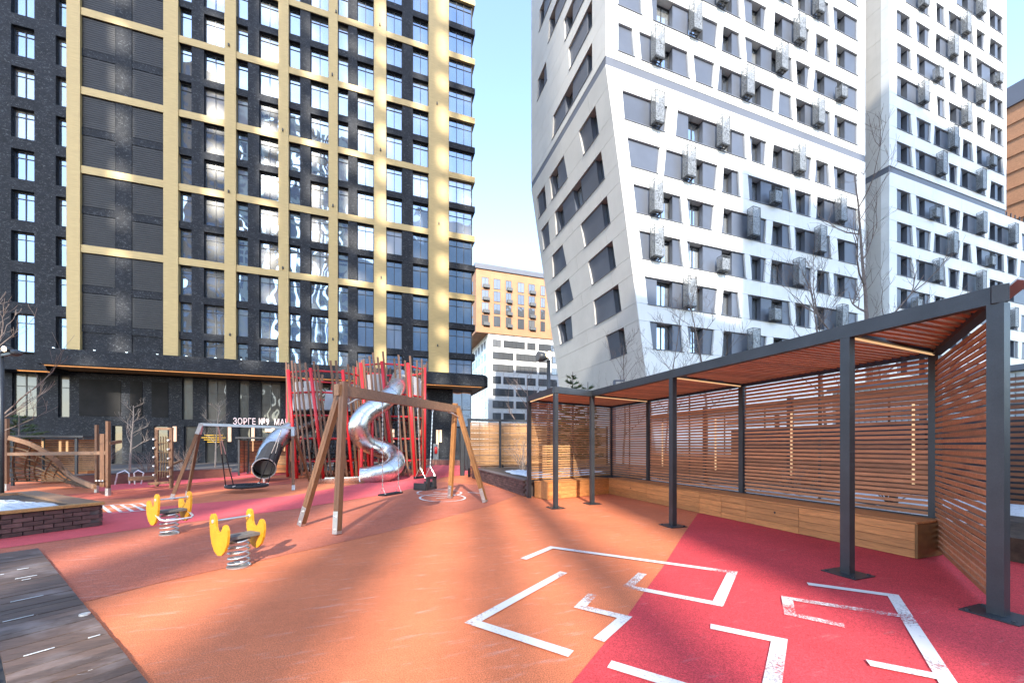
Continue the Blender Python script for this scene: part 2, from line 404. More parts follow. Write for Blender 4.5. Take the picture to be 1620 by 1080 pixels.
# painted labyrinth lines
def stripes(px_lists, w, z, name, label=None):
    mb = MB()
    for px in px_lists:
        P = [gr(*p) for p in px]; P = [Vector((p.x, p.y)) for p in P]
        L, Rr = [], []
        for i, p in enumerate(P):
            d0 = (P[i] - P[i - 1]).normalized() if i else None
            d1 = (P[i + 1] - P[i]).normalized() if i < len(P) - 1 else None
            if d0 is None: d0 = d1
            if d1 is None: d1 = d0
            n0 = Vector((-d0.y, d0.x)); n1 = Vector((-d1.y, d1.x)); n = (n0 + n1).normalized()
            k = w / 2 / max(0.4, n.dot(n0)); L.append(p + n * k); Rr.append(p - n * k)
        for i in range(len(P) - 1):
            mb.pts([(*Rr[i], z), (*Rr[i + 1], z), (*L[i + 1], z), (*L[i], z)], [(0, 1, 2, 3)])
    o = struct(mb.build(name, 'floor_paint')); return o
stripes([[(828, 885), (872.6, 866.4), (1158.7, 905.9), (1135.5, 956.4), (993.3, 929), (1016.5, 908)]], 0.095, 0.012, 'floor_marking')
stripes([[(891.8, 905.9), (748, 985.4), (903.4, 1035.9)]], 0.095, 0.012, 'floor_marking')
stripes([[(938, 941), (918, 961), (988.7, 977.8), (947, 1014)]], 0.09, 0.012, 'floor_marking')
stripes([[(1123.9, 992), (1233, 1014.4), (1217, 1110)]], 0.095, 0.012, 'floor_marking')
stripes([[(964, 1052), (1120, 1100)]], 0.095, 0.012, 'floor_marking')
stripes([[(1277.7, 924.4), (1413, 943), (1530, 1130)]], 0.09, 0.012, 'floor_marking')
stripes([[(1424, 976), (1245, 948), (1250, 973), (1335.7, 991.8)], [(1484, 1073), (1373.4, 1051)]], 0.085, 0.016, 'floor_marking')
hop = []
for i in range(5):
    f = i / 4.0
    hop.append([(160 + 62 * f, 800 - 3 * f), (176 + 68 * f, 813 - 7 * f)])
hop += [[(160, 800), (222, 797)], [(168, 806), (236, 801)], [(176, 813), (246, 806)]]
stripes(hop, 0.06, 0.016, 'floor_marking')
def ring_px(cx, cy, rx, ry, n=20): return [(cx + rx * math.cos(2 * math.pi * i / n), cy + ry * math.sin(2 * math.pi * i / n)) for i in range(n + 1)]
stripes([ring_px(695, 780, 35, 5.2), ring_px(700, 788, 36, 6), [(686, 779), (708, 781)], [(690, 789), (712, 787)], [(740, 779), (768, 781)]], 0.06, 0.016, 'floor_marking')

# ------------------------------------------------------------------ dark tower with golden grid
WD = 38.2
def D(px): return fx(px, WD)
tower = thing('residential_tower', 'dark clad residential tower with a golden grid and rows of reflecting windows', 'tower', (D(300), WD, 0))
TOP = 53.0
XL, XR = D(-60), D(748)
GOLD = [(107, 128.6), (259.7, 283), (356, 374), (441, 457), (520, 534.5), (591.5, 611), (678, 709.7)]
WIN = [(17.2, 54.2, 2, 1), (88, 107, 1, 1), (283, 303, 1, 0), (322.5, 356, 2, 0), (374, 392, 1, 0), (410, 441, 2, 0), (457, 475, 1, 0), (491, 520, 2, 0), (534.5, 551, 1, 0), (565, 591.5, 2, 0), (611, 636.6, 2, 0), (653, 678, 2, 0)]
mb = MB()
mb.box(XL, XR - 0.05, WD + 0.55, WD + 18, 0, TOP)                      # core
for a, b in ((-60, 17.2), (54.2, 88), (303, 322.5), (392, 410), (475, 491), (551, 565), (636.6, 653)):
    mb.box(D(a), D(b), WD, WD + 0.55, 8.0, TOP)
SP = [10.1 + 3.0 * k for k in range(15)]
for k, z in enumerate(SP):
    for a, b in ((283, 303), (322.5, 356), (374, 392), (410, 441), (457, 475), (491, 520), (534.5, 551), (565, 591.5), (611, 636.6), (653, 678)):
        mb.box(D(a), D(b), WD + 0.004, WD + 0.55, z, z + 0.58)
    zl = z + 1.0
    for a, b in ((17.2, 54.2), (88, 107)):
        mb.box(D(a), D(b), WD + 0.004, WD + 0.55, zl - 0.02, zl + 0.80)
mb.box(D(128.6), D(259.7), WD + 0.10, WD + 0.55, 8.0, TOP)
mb.box(D(182), D(208), WD + 0.03, WD + 0.10, 8.0, TOP)
for z in SP: mb.box(D(128.6), D(259.7), WD + 0.05, WD + 0.10, z, z + 0.58)
mb.build('wall', 'dark_cladding', tower)
for a, b in GOLD:
    MB().box(D(a), D(b), WD - 0.14, WD + 0.5, 8.0, TOP).build('golden_column', 'gold_panel', tower)
for k in range(2, 15, 2):
    MB().box(D(128.6) - 0.01, D(678) + 0.01, WD - 0.07, WD + 0.02, SP[k] + 0.004, SP[k] + 0.574).build('golden_band', 'gold_panel', tower)
# dark louvre panels between the golden columns
for z in SP:
    for a, b in ((128.6, 182), (208, 259.7)):
        m = MB(); z0, z1 = z + 0.62, z + 2.96
        for i in range(14):
            zz = z0 + (z1 - z0) * i / 14
            m.box(D(a) + 0.03, D(b) - 0.03, WD + 0.055 + 0.0, WD + 0.098, zz, zz + (z1 - z0) / 14 - 0.03)
        m.build('louvre_panel', 'louvre', tower)
def win_mesh(w, h, panes, transom):
    """frame and glazing of a window, origin at its lower left corner, face towards -y"""
    fr = MB(); t = 0.055
    fr.box(0, w, 0, 0.07, 0, t); fr.box(0, w, 0, 0.07, h - t, h); fr.box(0, t, 0, 0.07, t, h - t); fr.box(w - t, w, 0, 0.07, t, h - t)
    gl = MB(); xs = [t + (w - 2 * t) * i / panes for i in range(panes + 1)]
    for i in range(1, panes): fr.box(xs[i] - t / 2, xs[i] + t / 2, 0.004, 0.066, t, h - t)
    if transom: fr.box(t, w - t, 0.006, 0.064, transom - t / 2, transom + t / 2)
    zs = [t, transom, h - t] if transom else [t, h - t]
    for i in range(panes):
        for j in range(len(zs) - 1):
            gl.box(xs[i], xs[i + 1], 0.045, 0.055, zs[j], zs[j + 1])
    return fr, gl
def put_window(parent, x, y, z, w, h, panes, transom, cache={}, fmat='dark_frame', gmat='tower_glass', tilt=0.35):
    key = (round(w, 3), round(h, 3), panes, transom, fmat, gmat)
    if key not in cache:
        f, gl = win_mesh(w, h, panes, transom); cache[key] = (f.mesh('window', mat=fmat), gl.mesh('pane', mat=gmat))
    o = place('window', cache[key][0], parent, Vector((x, y, z)) - root_loc(parent))
    p = place('pane', cache[key][1], o, (0, 0, 0))
    p.rotation_euler = (R(random.uniform(-tilt, tilt)), 0, R(random.uniform(-tilt, tilt)))
    return o
for a, b, n, left in WIN:
    x0, x1 = D(a), D(b)
    if left == 0: x0 += 0.005; x1 -= 0.005
    for k in range(-1, 14):
        z0 = SP[k] + (1.78 if left else 0.58); z1 = (SP[k + 1] + (0.98 if left else 0.0))
        if k < 0: z0 = 8.3
        if z0 > 50: continue
        w_ = x1 - x0
        inset = 0.14 if (n == 2 and not left) else 0.0
        put_window(tower, x0 + 0.004, WD + 0.26, z0 + 0.004, w_ - 0.008, z1 - z0 - 0.008, n, round((z1 - z0) * 0.77, 3))
# corner bays on the right with alternating ledges
bx0, bx1 = D(709.7), XR - 0.12
for k in range(-1, 14):
    z0, z1 = (SP[k] + 0.58 if k >= 0 else 8.3), SP[k + 1]
    put_window(tower, bx0 + 0.004, WD + 0.02, z0 + 0.004, bx1 - bx0 - 0.008, z1 - z0 - 0.008, 3, round((z1 - z0) * 0.72, 3))
for k in range(15):
    gd = (k % 2 == 0 and k >= 2)
    MB().box(bx0 + 0.003, XR + 0.18, WD - 0.22, WD + 3, SP[k], SP[k] + 0.58).build('ledge', 'gold_panel' if gd else 'dark_cladding', tower)
MB().box(bx1, bx1 + 0.06, WD + 0.02, WD + 3, 8.0, TOP).build('corner_mullion', 'dark_frame', tower)
# small fixings on the golden grid
for px, py in ((363, 74.5), (532, 22), (526, 121), (601, 42), (691, 166), (448, 208), (363, 305), (602, 239), (527, 327), (448, 425), (694, 355), (603, 440), (527, 537), (692, 547), (365, 530)):
    x = D(px); z = fz(px, py, WD)
    MB().box(x - 0.05, x + 0.05, WD - 0.24, WD - 0.141, z - 0.11, z + 0.11).build('facade_light', 'dark_frame', tower)

# canopy over the ground floor
WC = 35.7
def Cx(px): return fx(px, WC)
mb = MB()
cr = Cx(774)
mb.box(Cx(-60), Cx(55), WC + 0.9, WD + 1.5, 6.75, 7.85)
pl = [(Cx(55), WC), (cr - 0.5, WC), (cr - 0.15, WC + 0.15), (cr, WC + 0.5), (cr, WD + 6), (Cx(55), WD + 6)]
mb.slab(pl, 7.12, 8.10); mb.slab([(x, y) for x, y in [(Cx(55) + 0.1, WC + 0.12), (cr - 0.6, WC + 0.12), (cr - 0.12, WC + 0.6), (cr - 0.12, WD + 6), (Cx(55) + 0.1, WD + 6)]], 8.103, 8.25)
mb.build('canopy', 'dark_cladding', tower)
MB().slab([(Cx(66), WC + 0.16), (cr - 0.62, WC + 0.16), (cr - 0.2, WC + 0.6), (cr - 0.2, WD + 6), (Cx(66), WD + 6)], 7.06, 7.117).build('soffit', 'larch_x', tower)
MB().box(Cx(66), cr - 0.7, WC + 0.20, WC + 0.27, 7.02, 7.056).build('soffit_light', 'soffit_led', tower)
MB().box(Cx(4), Cx(55), WC + 1.1, WC + 1.3, 6.69, 6.746).build('soffit_light', 'soffit_led', tower)
# ground and first floor below the canopy
mb = MB()
LOW = [(17, 56, 2), (90, 108, 1), (287, 304, 1), (326, 357, 2), (377, 393, 1), (412, 443, 2), (461, 477, 1), (494, 520, 2), (538, 553, 1), (566, 590, 2), (612, 636, 2), (655, 678, 2)]
x = D(-60); segs = []
for a, b, n in LOW:
    mb.box(x, D(a), WD + 0.1, WD + 0.549, 3.55, 7.1); x = D(b)
mb.box(x, D(716), WD + 0.1, WD + 0.549, 3.55, 7.1)
mb.box(D(-60), D(716), WD + 0.1, WD + 0.549, 3.0, 3.55)
mb.box(D(-60), D(716), WD + 0.1, WD + 0.549, 6.96, 7.3)
DOOR = [(176, 192), (242, 264), (290, 312), (324, 358), (377, 395), (412, 445), (470, 476), (492, 520), (540, 553), (566, 590), (612, 636), (655, 672)]
x = D(-60)
for a, b in DOOR:
    mb.box(x, D(a), WD + 0.1, WD + 0.549, 0, 3.0); x = D(b)
mb.box(x, D(716), WD + 0.1, WD + 0.549, 0, 3.0)
mb.build('lower_wall', 'dark_cladding', tower)
for a, b, n in LOW:
    put_window(tower, D(a) + 0.004, WD + 0.25, 3.554, D(b) - D(a) - 0.008, 3.40, n, 2.25, gmat='lobby_glass')
for a, b in DOOR:
    put_window(tower, D(a) + 0.004, WD + 0.25, 0.02, D(b) - D(a) - 0.008, 2.975, 1 if b - a < 24 else 2, 0, gmat='lobby_glass')
put_window(tower, D(716) + 0.004, WD + 0.12, 3.3, D(746) - D(716), 3.8, 2, 1.75, gmat='corner_glass')
put_window(tower, D(716) + 0.004, WD + 0.12, 0.05, D(746) - D(716), 3.2, 3, 0, gmat='far_glass')
for a, b in ((124, 190), (205, 224), (239, 265)):
    MB().box(D(a), D(b), WD + 0.06, WD + 0.099, 3.7, 6.5).build('fibre_panel', 'fibre_board', tower)
for a, b in ((205, 224),):
    MB().box(D(a), D(b), WD + 0.06, WD + 0.099, 0.9, 2.9).build('fibre_panel', 'louvre', tower)
for px in (276, 363, 400, 432, 451, 664, 692, 697, 622):
    x = D(px); h = 2.2 if px not in (692,) else 3.4
    MB().box(x - 0.11, x + 0.11, WD - 0.02, WD + 0.098, 2.85 - h * 0.5, 2.85 + 0.12).build('wall_light', 'wall_glow', tower)
MB().box(D(420), D(462), WD - 0.05, WD + 0.098, 2.62, 2.86).build('entrance_light', 'wall_glow', tower)
for px, z in ((42, 8.6), (113, 8.6), (169, 8.6), (222, 8.6), (272, 8.6), (322, 8.6), (366, 8.6), (411, 8.6), (452, 8.6)):
    x = Cx(px); MB().box(x - 0.05, x + 0.05, WD - 0.25, WD - 0.15, z, z + 0.1).build('facade_spot', 'cool_led', tower)
MB().box(D(128.6), D(678), WD - 0.2, WD - 0.145, 8.26, 8.40).build('roof_upstand', 'dark_frame', tower)
# lettering over the entrance
cu = bpy.data.curves.new('sign_text', 'FONT'); cu.body = 'ЗОРГЕ №9  МАНН'; cu.size = 1.0; cu.extrude = 0.04; cu.space_character = 1.08
to = bpy.data.objects.new('sign_tmp', cu); COL.objects.link(to)
bpy.context.view_layer.update()
me = bpy.data.meshes.new_from_object(to.evaluated_get(bpy.context.evaluated_depsgraph_get()))
bpy.data.objects.remove(to)
bw = max(v.co.x for v in me.vertices); bh = max(v.co.y for v in me.vertices)
sgn = bpy.data.objects.new('entrance_sign', me); COL.objects.link(sgn)
sx = (D(465) - D(368)) / bw
me.transform(Matrix.Diagonal((sx, 0.56 / bh, 1, 1))); me.materials.append(MATS['sign_white'])
sgn.rotation_euler = (R(90), 0, 0); sgn.location = (D(368), WD + 0.055, 3.22)
tag(sgn, 'pale pink lettering over the entrance of the dark tower', 'sign')
# pendant lamp in the lobby window
pd = thing('pendant_lamp', 'yellow ring pendant lamp glowing in the lobby window', 'lamp', (D(340), WD - 0.25, 0))
m = MB(); m.tube([(D(340), WD - 0.25, 2.95), (D(340), WD - 0.25, 1.6)], 0.012, 6); m.build('cable', 'dark_frame', pd)
for z, r in ((2.28, 0.62), (2.08, 0.82), (1.9, 0.66), (1.72, 0.42)):
    m = MB(); m.tube([(D(340) + r * math.cos(a * math.pi / 10), WD - 0.25 + 0.12 * math.sin(a * math.pi / 10), z) for a in range(20)], 0.03, 5, closed=True); m.build('ring', 'brass_glow', pd)

# ------------------------------------------------------------------ white towers with slanted openings
SILL = {'A': 8.02, 'B': 11.02, 'C': 14.04, 'D': 17.06, 'E': 20.06, 'F': 23.06, 'G': 27.42, 'H': 30.44, 'I': 33.44, 'J': 36.44, 'K': 39.44, 'L': 42.44, 'M': 45.44, 'N': 48.44, 'Y': 5.02, 'Z': 2.02}
WH = 1.85; DEP = 0.62
WF = 21.5
def solid(mb, mp, q, d0, d1): mb.hexa([mp(s, z, d0) for s, z in q], [mp(s, z, d1) for s, z in q])
def white_face(root, mp, edge, rows, zb, zt, joints, wcols, wallmat, gmat='niche_glass', band=None, infill='grey_infill'):
    """rows: {letter: [(tl, tr, bl, br), ...]} in metres along the face; edge(z) -> (left, right)"""
    g_ = 0.009
    letters = sorted(rows, key=lambda k: SILL[k])
    zcur = zb; wall = MB(); n_parts = 0
    def spandrel(z0, z1):
        e0, e1 = edge(z0), edge(z1)
        js = [j for j in joints if max(e0[0], e1[0]) + 1.0 < j < min(e0[1], e1[1]) - 0.5]
        cuts = [None] + js + [None]
        for i in range(len(cuts) - 1):
            l0 = e0[0] if cuts[i] is None else cuts[i] + g_; l1 = e1[0] if cuts[i] is None else cuts[i] + g_
            r0 = e0[1] if cuts[i + 1] is None else cuts[i + 1] - g_; r1 = e1[1] if cuts[i + 1] is None else cuts[i + 1] - g_
            solid(wall, mp, [(l0, z0 + g_), (r0, z0 + g_), (r1, z1 - g_), (l1, z1 - g_)], 0, DEP)
    for L in letters:
        z0, z1 = SILL[L], SILL[L] + WH
        if band and zcur < band[0] < z0:
            spandrel(zcur, band[0]); spandrel(band[1], z0)
        else: spandrel(zcur, z0)
        e0, e1 = edge(z0), edge(z1)
        cur = (e0[0], e1[0])
        for (tl, tr, bl, br) in sorted(rows[L]):
            solid(wall, mp, [(cur[0], z0 + g_), (bl, z0 + g_), (tl, z1 - g_), (cur[1], z1 - g_)], 0, DEP); cur = (br, tr)
            # niches with windows, infill panels between them
            lo, hi = max(bl, tl), min(br, tr)
            ni = []
            for (c0, c1) in wcols:
                a, b = max(c0, lo + 0.12), min(c1, hi - 0.12)
                if b - a > 0.55 * (c1 - c0) and b - a > 0.4: ni.append((a, b))
            c = ((bl, tl)); ends = [((a, a), (b, b)) for a, b in ni] + [((br, tr), None)]
            for (qa, qb) in ends:
                inf = MB(); solid(inf, mp, [(c[0], z0), (qa[0], z0), (qa[1], z1), (c[1], z1)], 0.13, DEP - 0.01); c = qb
                inf.build('infill_panel', infill, root)
            sl = MB(); solid(sl, mp, [(bl - 0.03, z0 - 0.035), (br + 0.03, z0 - 0.035), (br + 0.03, z0 + 0.008), (bl - 0.03, z0 + 0.008)], -0.05, 0.13); sl.build('sill', 'band_metal', root)
            for a, b in ni:
                t = 0.06; fr = MB(); d0, d1 = 0.48, 0.56
                n = 2 if b - a > 0.95 else 1
                solid(fr, mp, [(a, z0 + 0.01), (b, z0 + 0.01), (b, z0 + 0.01 + t), (a, z0 + 0.01 + t)], d0, d1); solid(fr, mp, [(a, z1 - t - 0.01), (b, z1 - t - 0.01), (b, z1 - 0.01), (a, z1 - 0.01)], d0, d1)
                for k in range(n + 1):
                    xx = a + (b - a - t) * k / n
                    solid(fr, mp, [(xx, z0 + 0.01 + t), (xx + t, z0 + 0.01 + t), (xx + t, z1 - t - 0.01), (xx, z1 - t - 0.01)], d0 + 0.004, d1)
                f = fr.build('window', 'dark_frame', root)
                gl = MB(); solid(gl, mp, [(a + 0.01, z0 + 0.03), (b - 0.01, z0 + 0.03), (b - 0.01, z1 - 0.03), (a + 0.01, z1 - 0.03)], 0.53, 0.545)
                gl.build('pane', gmat, f)
        solid(wall, mp, [(cur[0], z0 + g_), (e0[1], z0 + g_), (e1[1], z1 - g_), (cur[1], z1 - g_)], 0, DEP)
        zcur = z1
    if band and zcur < band[0]:
        spandrel(zcur, band[0]); spandrel(band[1], zt)
    else: spandrel(zcur, zt)
    wall.build('wall', wallmat, root)
    if band:
        b = MB(); e0, e1 = edge(band[0]), edge(band[1])
        solid(b, mp, [(e0[0], band[0]), (e0[1] - 0.03, band[0]), (e1[1] - 0.03, band[1]), (e1[0], band[1])], 0.022, DEP); b.build('storey_band', 'band_metal', root)
def basket_mesh(h):
    w, d = 0.74, 0.46; fr, sh = MB(), MB()
    for x in (0, w):
        for y in (0, -d): fr.box(x - 0.015, x + 0.015, y - 0.015, y + 0.015, 0, h)
    sh.box(0, w, -d, -d + 0.006, 0.02, h - 0.16); sh.box(-0.003, 0.003, -d, 0, 0.02, h - 0.16); sh.box(w - 0.003, w + 0.003, -d, 0, 0.02, h - 0.16)
    for i in range(1, 9):
        fr.box(w * i / 9 - 0.006, w * i / 9 + 0.006, -d - 0.006, -d + 0.006, h - 0.16, h); fr.box(-0.006, 0.006, -d * i / 9 - 0.006, -d * i / 9 + 0.006, h - 0.16, h); fr.box(w - 0.006, w + 0.006, -d * i / 9 - 0.006, -d * i / 9 + 0.006, h - 0.16, h)
    fr.box(-0.015, w + 0.015, -d - 0.015, -d + 0.015, h - 0.02, h + 0.012); fr.box(-0.014, 0.014, -d, 0, h - 0.02, h + 0.01); fr.box(w - 0.014, w + 0.014, -d, 0, h - 0.02, h + 0.01)
    br = MB()
    for x in (0.06, w * 0.5, w - 0.06): br.box(x - 0.025, x + 0.025, -d, 0.1, -0.07, -0.004)
    for y in (-d + 0.05, -d * 0.5, -0.05): br.box(0, w, y - 0.02, y + 0.02, -0.06, 0.0)
    ac = MB().box(0.06, w - 0.06, -d + 0.14, -0.12, 0.03, min(0.75, h * 0.7))
    return fr.mesh('air_conditioner_basket', mat='basket_grey'), sh.mesh('mesh_panel', mat='perforated_metal'), br.mesh('bracket', mat='dark_frame'), ac.mesh('air_conditioner', mat='basket_grey')
BT, BL_ = basket_mesh(2.05), basket_mesh(1.0)
def basket(root, px, L, low=False):
    ms = BL_ if low else BT
    x = fx(px, WF - 0.3) - 0.37; z = SILL[L] + (0.06 if low else 0.12)
    o = place('air_conditioner_basket', ms[0], root, Vector((x, WF - 0.05, z)) - root_loc(root))
    for nm, m in zip(('mesh_panel', 'bracket', 'air_conditioner'), ms[1:]): place(nm, m, o, (0, 0, 0))
def front_rows(tab): return {k: [tuple(fx(p, WF) for p in q) for q in v] for k, v in tab.items()}

T1 = {
 'A': [(1028, 1078, 1033, 1081.5), (1087.4, 1130.4, 1092.6, 1127), (1145, 1213, 1142, 1210), (1223.7, 1248, 1222, 1249), (1256, 1283, 1258, 1281), (1291, 1357, 1289, 1357)],
 'B': [(1020, 1135.6, 1025, 1131.9), (1144.4, 1168, 1140.7, 1171.9), (1183, 1249.6, 1186, 1252.6), (1257, 1283.7, 1260, 1282), (1291.9, 1357, 1289.6, 1357)],
 'C': [(1011, 1076.3, 1016.3, 1081.5), (1086.7, 1177.8, 1091, 1180.7), (1186.7, 1212.6, 1189.6, 1209.6), (1220.7, 1283.7, 1217.8, 1281.5), (1293, 1311.9, 1291, 1314), (1318.5, 1357, 1320.7, 1357)],
 'D': [(1002, 1077, 1006.7, 1080.7), (1086.7, 1130, 1091, 1126.7), (1145, 1212.6, 1141.5, 1210.4), (1223, 1249.6, 1220, 1252.6), (1257, 1313, 1259, 1315.6), (1324.4, 1357, 1326.7, 1357)],
 'E': [(992.6, 1044.4, 997.8, 1040.7), (1054, 1135.6, 1050, 1131.9), (1145, 1168.9, 1142, 1171), (1183, 1249.6, 1186, 1252.6), (1257, 1283.7, 1260, 1281.5), (1293, 1357, 1291, 1357)],
 'F': [(984.4, 1056.3, 988, 1051.9), (1071.9, 1178.5, 1068.9, 1180.7), (1186, 1213, 1189, 1210.4), (1223.7, 1284.4, 1220.7, 1281.5), (1291, 1311, 1289, 1313.8), (1318.5, 1357, 1320.7, 1357)],
 'G': [(978, 1000.7, 978, 1004.4), (1011, 1088, 1014.8, 1091), (1097, 1130.4, 1100.7, 1127.4), (1138.5, 1226, 1135, 1223.7), (1233, 1251.9, 1231, 1254), (1259, 1313, 1260.7, 1314.8), (1320, 1357, 1319, 1357)],
 'H': [(978, 1014, 978, 1016), (1030, 1136, 1033, 1132.6), (1144.4, 1169.6, 1141.5, 1172.6), (1178.5, 1252.6, 1181.5, 1254), (1259, 1282, 1261.5, 1278.5), (1289.6, 1357, 1286, 1357)],
 'I': [(1000, 1030, 997, 1028), (1090, 1169, 1093, 1171), (1176, 1212.6, 1179, 1209.6), (1226, 1280.7, 1223.7, 1277.8), (1291, 1311, 1289, 1312.6), (1323, 1357, 1322, 1357)],
 'J': [(1040, 1090, 1037, 1092), (1130, 1180, 1132, 1178), (1190, 1252, 1192, 1254), (1260.7, 1311, 1262, 1312.6), (1317.8, 1357, 1320, 1357)],
 'K': [(1100, 1180, 1103, 1178), (1220, 1285, 1223, 1282), (1295, 1312, 1297, 1310), (1322, 1357, 1324, 1357)],
 'L': [(1180, 1250, 1183, 1248), (1262, 1310, 1264, 1312), (1320, 1357, 1322, 1357)],
}
EDGE_X, LEAN0, LEANK = 13.9, 26.2, 0.158
def lean(z): return max(0.0, LEAN0 - z) * LEANK
wt = thing('white_tower', 'white panelled tower with slanted windows whose lower corner leans inward', 'tower', (27, WF, 0))
XR1 = fx(1369, WF)
jt = [fx(p, WF) for p in (977, 1040, 1099.5, 1153.5, 1203.5, 1249, 1294, 1336)]
wc = [(fx(a, WF), fx(b, WF)) for a, b in ((1041, 1066), (1091, 1114), (1144, 1160), (1192, 1206), (1223, 1240), (1262, 1276), (1295, 1307), (1327, 1339))]
white_face(wt, lambda s, z, d: Vector((s, WF + d, z)), lambda z: (EDGE_X + lean(z) + 0.03, XR1), front_rows(T1), 0.0, 53, jt, wc, 'white_panel', band=(26.2, 26.76))
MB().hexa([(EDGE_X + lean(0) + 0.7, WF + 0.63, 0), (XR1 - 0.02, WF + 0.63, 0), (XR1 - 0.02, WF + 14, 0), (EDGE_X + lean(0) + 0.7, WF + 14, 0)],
          [(EDGE_X + lean(0) + 0.7, WF + 0.63, 53), (XR1 - 0.02, WF + 0.63, 53), (XR1 - 0.02, WF + 14, 53), (EDGE_X + lean(0) + 0.7, WF + 14, 53)]).build('core', 'joint_grey', wt)
MB().box(XR1 - 0.6, XR1 - 0.004, WF + DEP + 0.02, WF + 14, 0, 53).build('side_wall', 'cool_panel', wt)
for px, L, low in ((1193, 'A', 0), (1092, 'B', 0), (1227, 'B', 1), (1333, 'B', 0), (1040, 'C', 0), (1145, 'C', 1), (1265, 'C', 0), (1039, 'D', 0), (1193, 'D', 0), (1299, 'D', 0), (1091, 'E', 0), (1228, 'E', 1), (1331, 'E', 0), (1041, 'F', 0), (1145, 'F', 0), (1266, 'F', 0), (1041, 'G', 0), (1184, 'G', 0), (1296, 'G', 0), (1101, 'H', 0), (1238, 'H', 0), (1332, 'H', 1), (1144, 'I', 0), (1266, 'I', 0), (1296, 'J', 0), (1240, 'J', 0)):
    basket(wt, px, L, low)
# left face of the same tower
def lrow(items):
    out = []
    for L, q in items:
        z0 = SILL[L]
        def s_at(px, z):
            k = (px - 810.0) / FPX
            X = EDGE_X + lean(z); d = X / (ST + CT * k); return -k * d * ST + d * CT
        # q: far-top, far-bottom, near-top, near-bottom columns in the photograph
        ft, fb, n_t, nb = q
        out.append((L, (s_at(n_t, z0 + WH), s_at(ft, z0 + WH), s_at(nb, z0), s_at(fb, z0))))
    r = {}
    for L, q in out: r.setdefault(L, []).append(q)
    return r
LF = lrow([('K', (853.7, 853, 905, 905)), ('J', (868.8, 867, 918, 918)), ('I', (892.2, 893.7, 927, 927)), ('I', (850.7, 850, 863.8, 865.6)), ('H', (899.4, 900.8, 936.7, 937)), ('G', (875.3, 873.3, 936.7, 937)),
           ('F', (915.8, 923.3, 941.7, 947.5)), ('F', (869.2, 873, 891.7, 898)), ('F', (849, 852.5, 861.7, 864.7)), ('E', (877.5, 880, 950.8, 957)), ('E', (855.8, 860, 867.5, 870)),
           ('D', (918.3, 925, 960, 965.8)), ('D', (873.3, 875, 889.7, 896.3)), ('C', (930, 936.7, 968.7, 974.7)), ('C', (877.5, 880, 900, 907)),
           ('B', (939, 941.7, 978, 983.3)), ('B', (881.7, 886.7, 903.7, 906.3)), ('A', (958.3, 965, 986.7, 992))])
YB = sy(840.5, EDGE_X)
white_face(wt, lambda s, z, d: Vector((EDGE_X + lean(z) + d, s, z)), lambda z: (WF + 0.002, YB), LF, 0.0, 53, [WF + 2.3, WF + 6.6, WF + 10.2], [(22.9, 24.0), (26.2, 27.4), (29.3, 30.3), (31.6, 32.5)], 'shaded_white_panel', band=(26.2, 26.76))
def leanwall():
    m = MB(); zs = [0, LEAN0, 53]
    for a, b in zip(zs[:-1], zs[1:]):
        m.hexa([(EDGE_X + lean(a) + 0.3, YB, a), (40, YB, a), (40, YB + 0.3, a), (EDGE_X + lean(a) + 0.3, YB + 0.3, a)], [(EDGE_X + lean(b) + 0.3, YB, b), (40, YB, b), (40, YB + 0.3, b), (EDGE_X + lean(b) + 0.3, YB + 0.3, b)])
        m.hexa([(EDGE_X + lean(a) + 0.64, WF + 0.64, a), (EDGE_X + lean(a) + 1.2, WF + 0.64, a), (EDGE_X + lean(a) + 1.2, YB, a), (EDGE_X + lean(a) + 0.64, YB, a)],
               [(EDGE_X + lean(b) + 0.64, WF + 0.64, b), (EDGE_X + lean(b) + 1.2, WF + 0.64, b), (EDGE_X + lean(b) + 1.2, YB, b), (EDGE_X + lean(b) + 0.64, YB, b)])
    m.build('back_wall', 'joint_grey', wt)
leanwall()

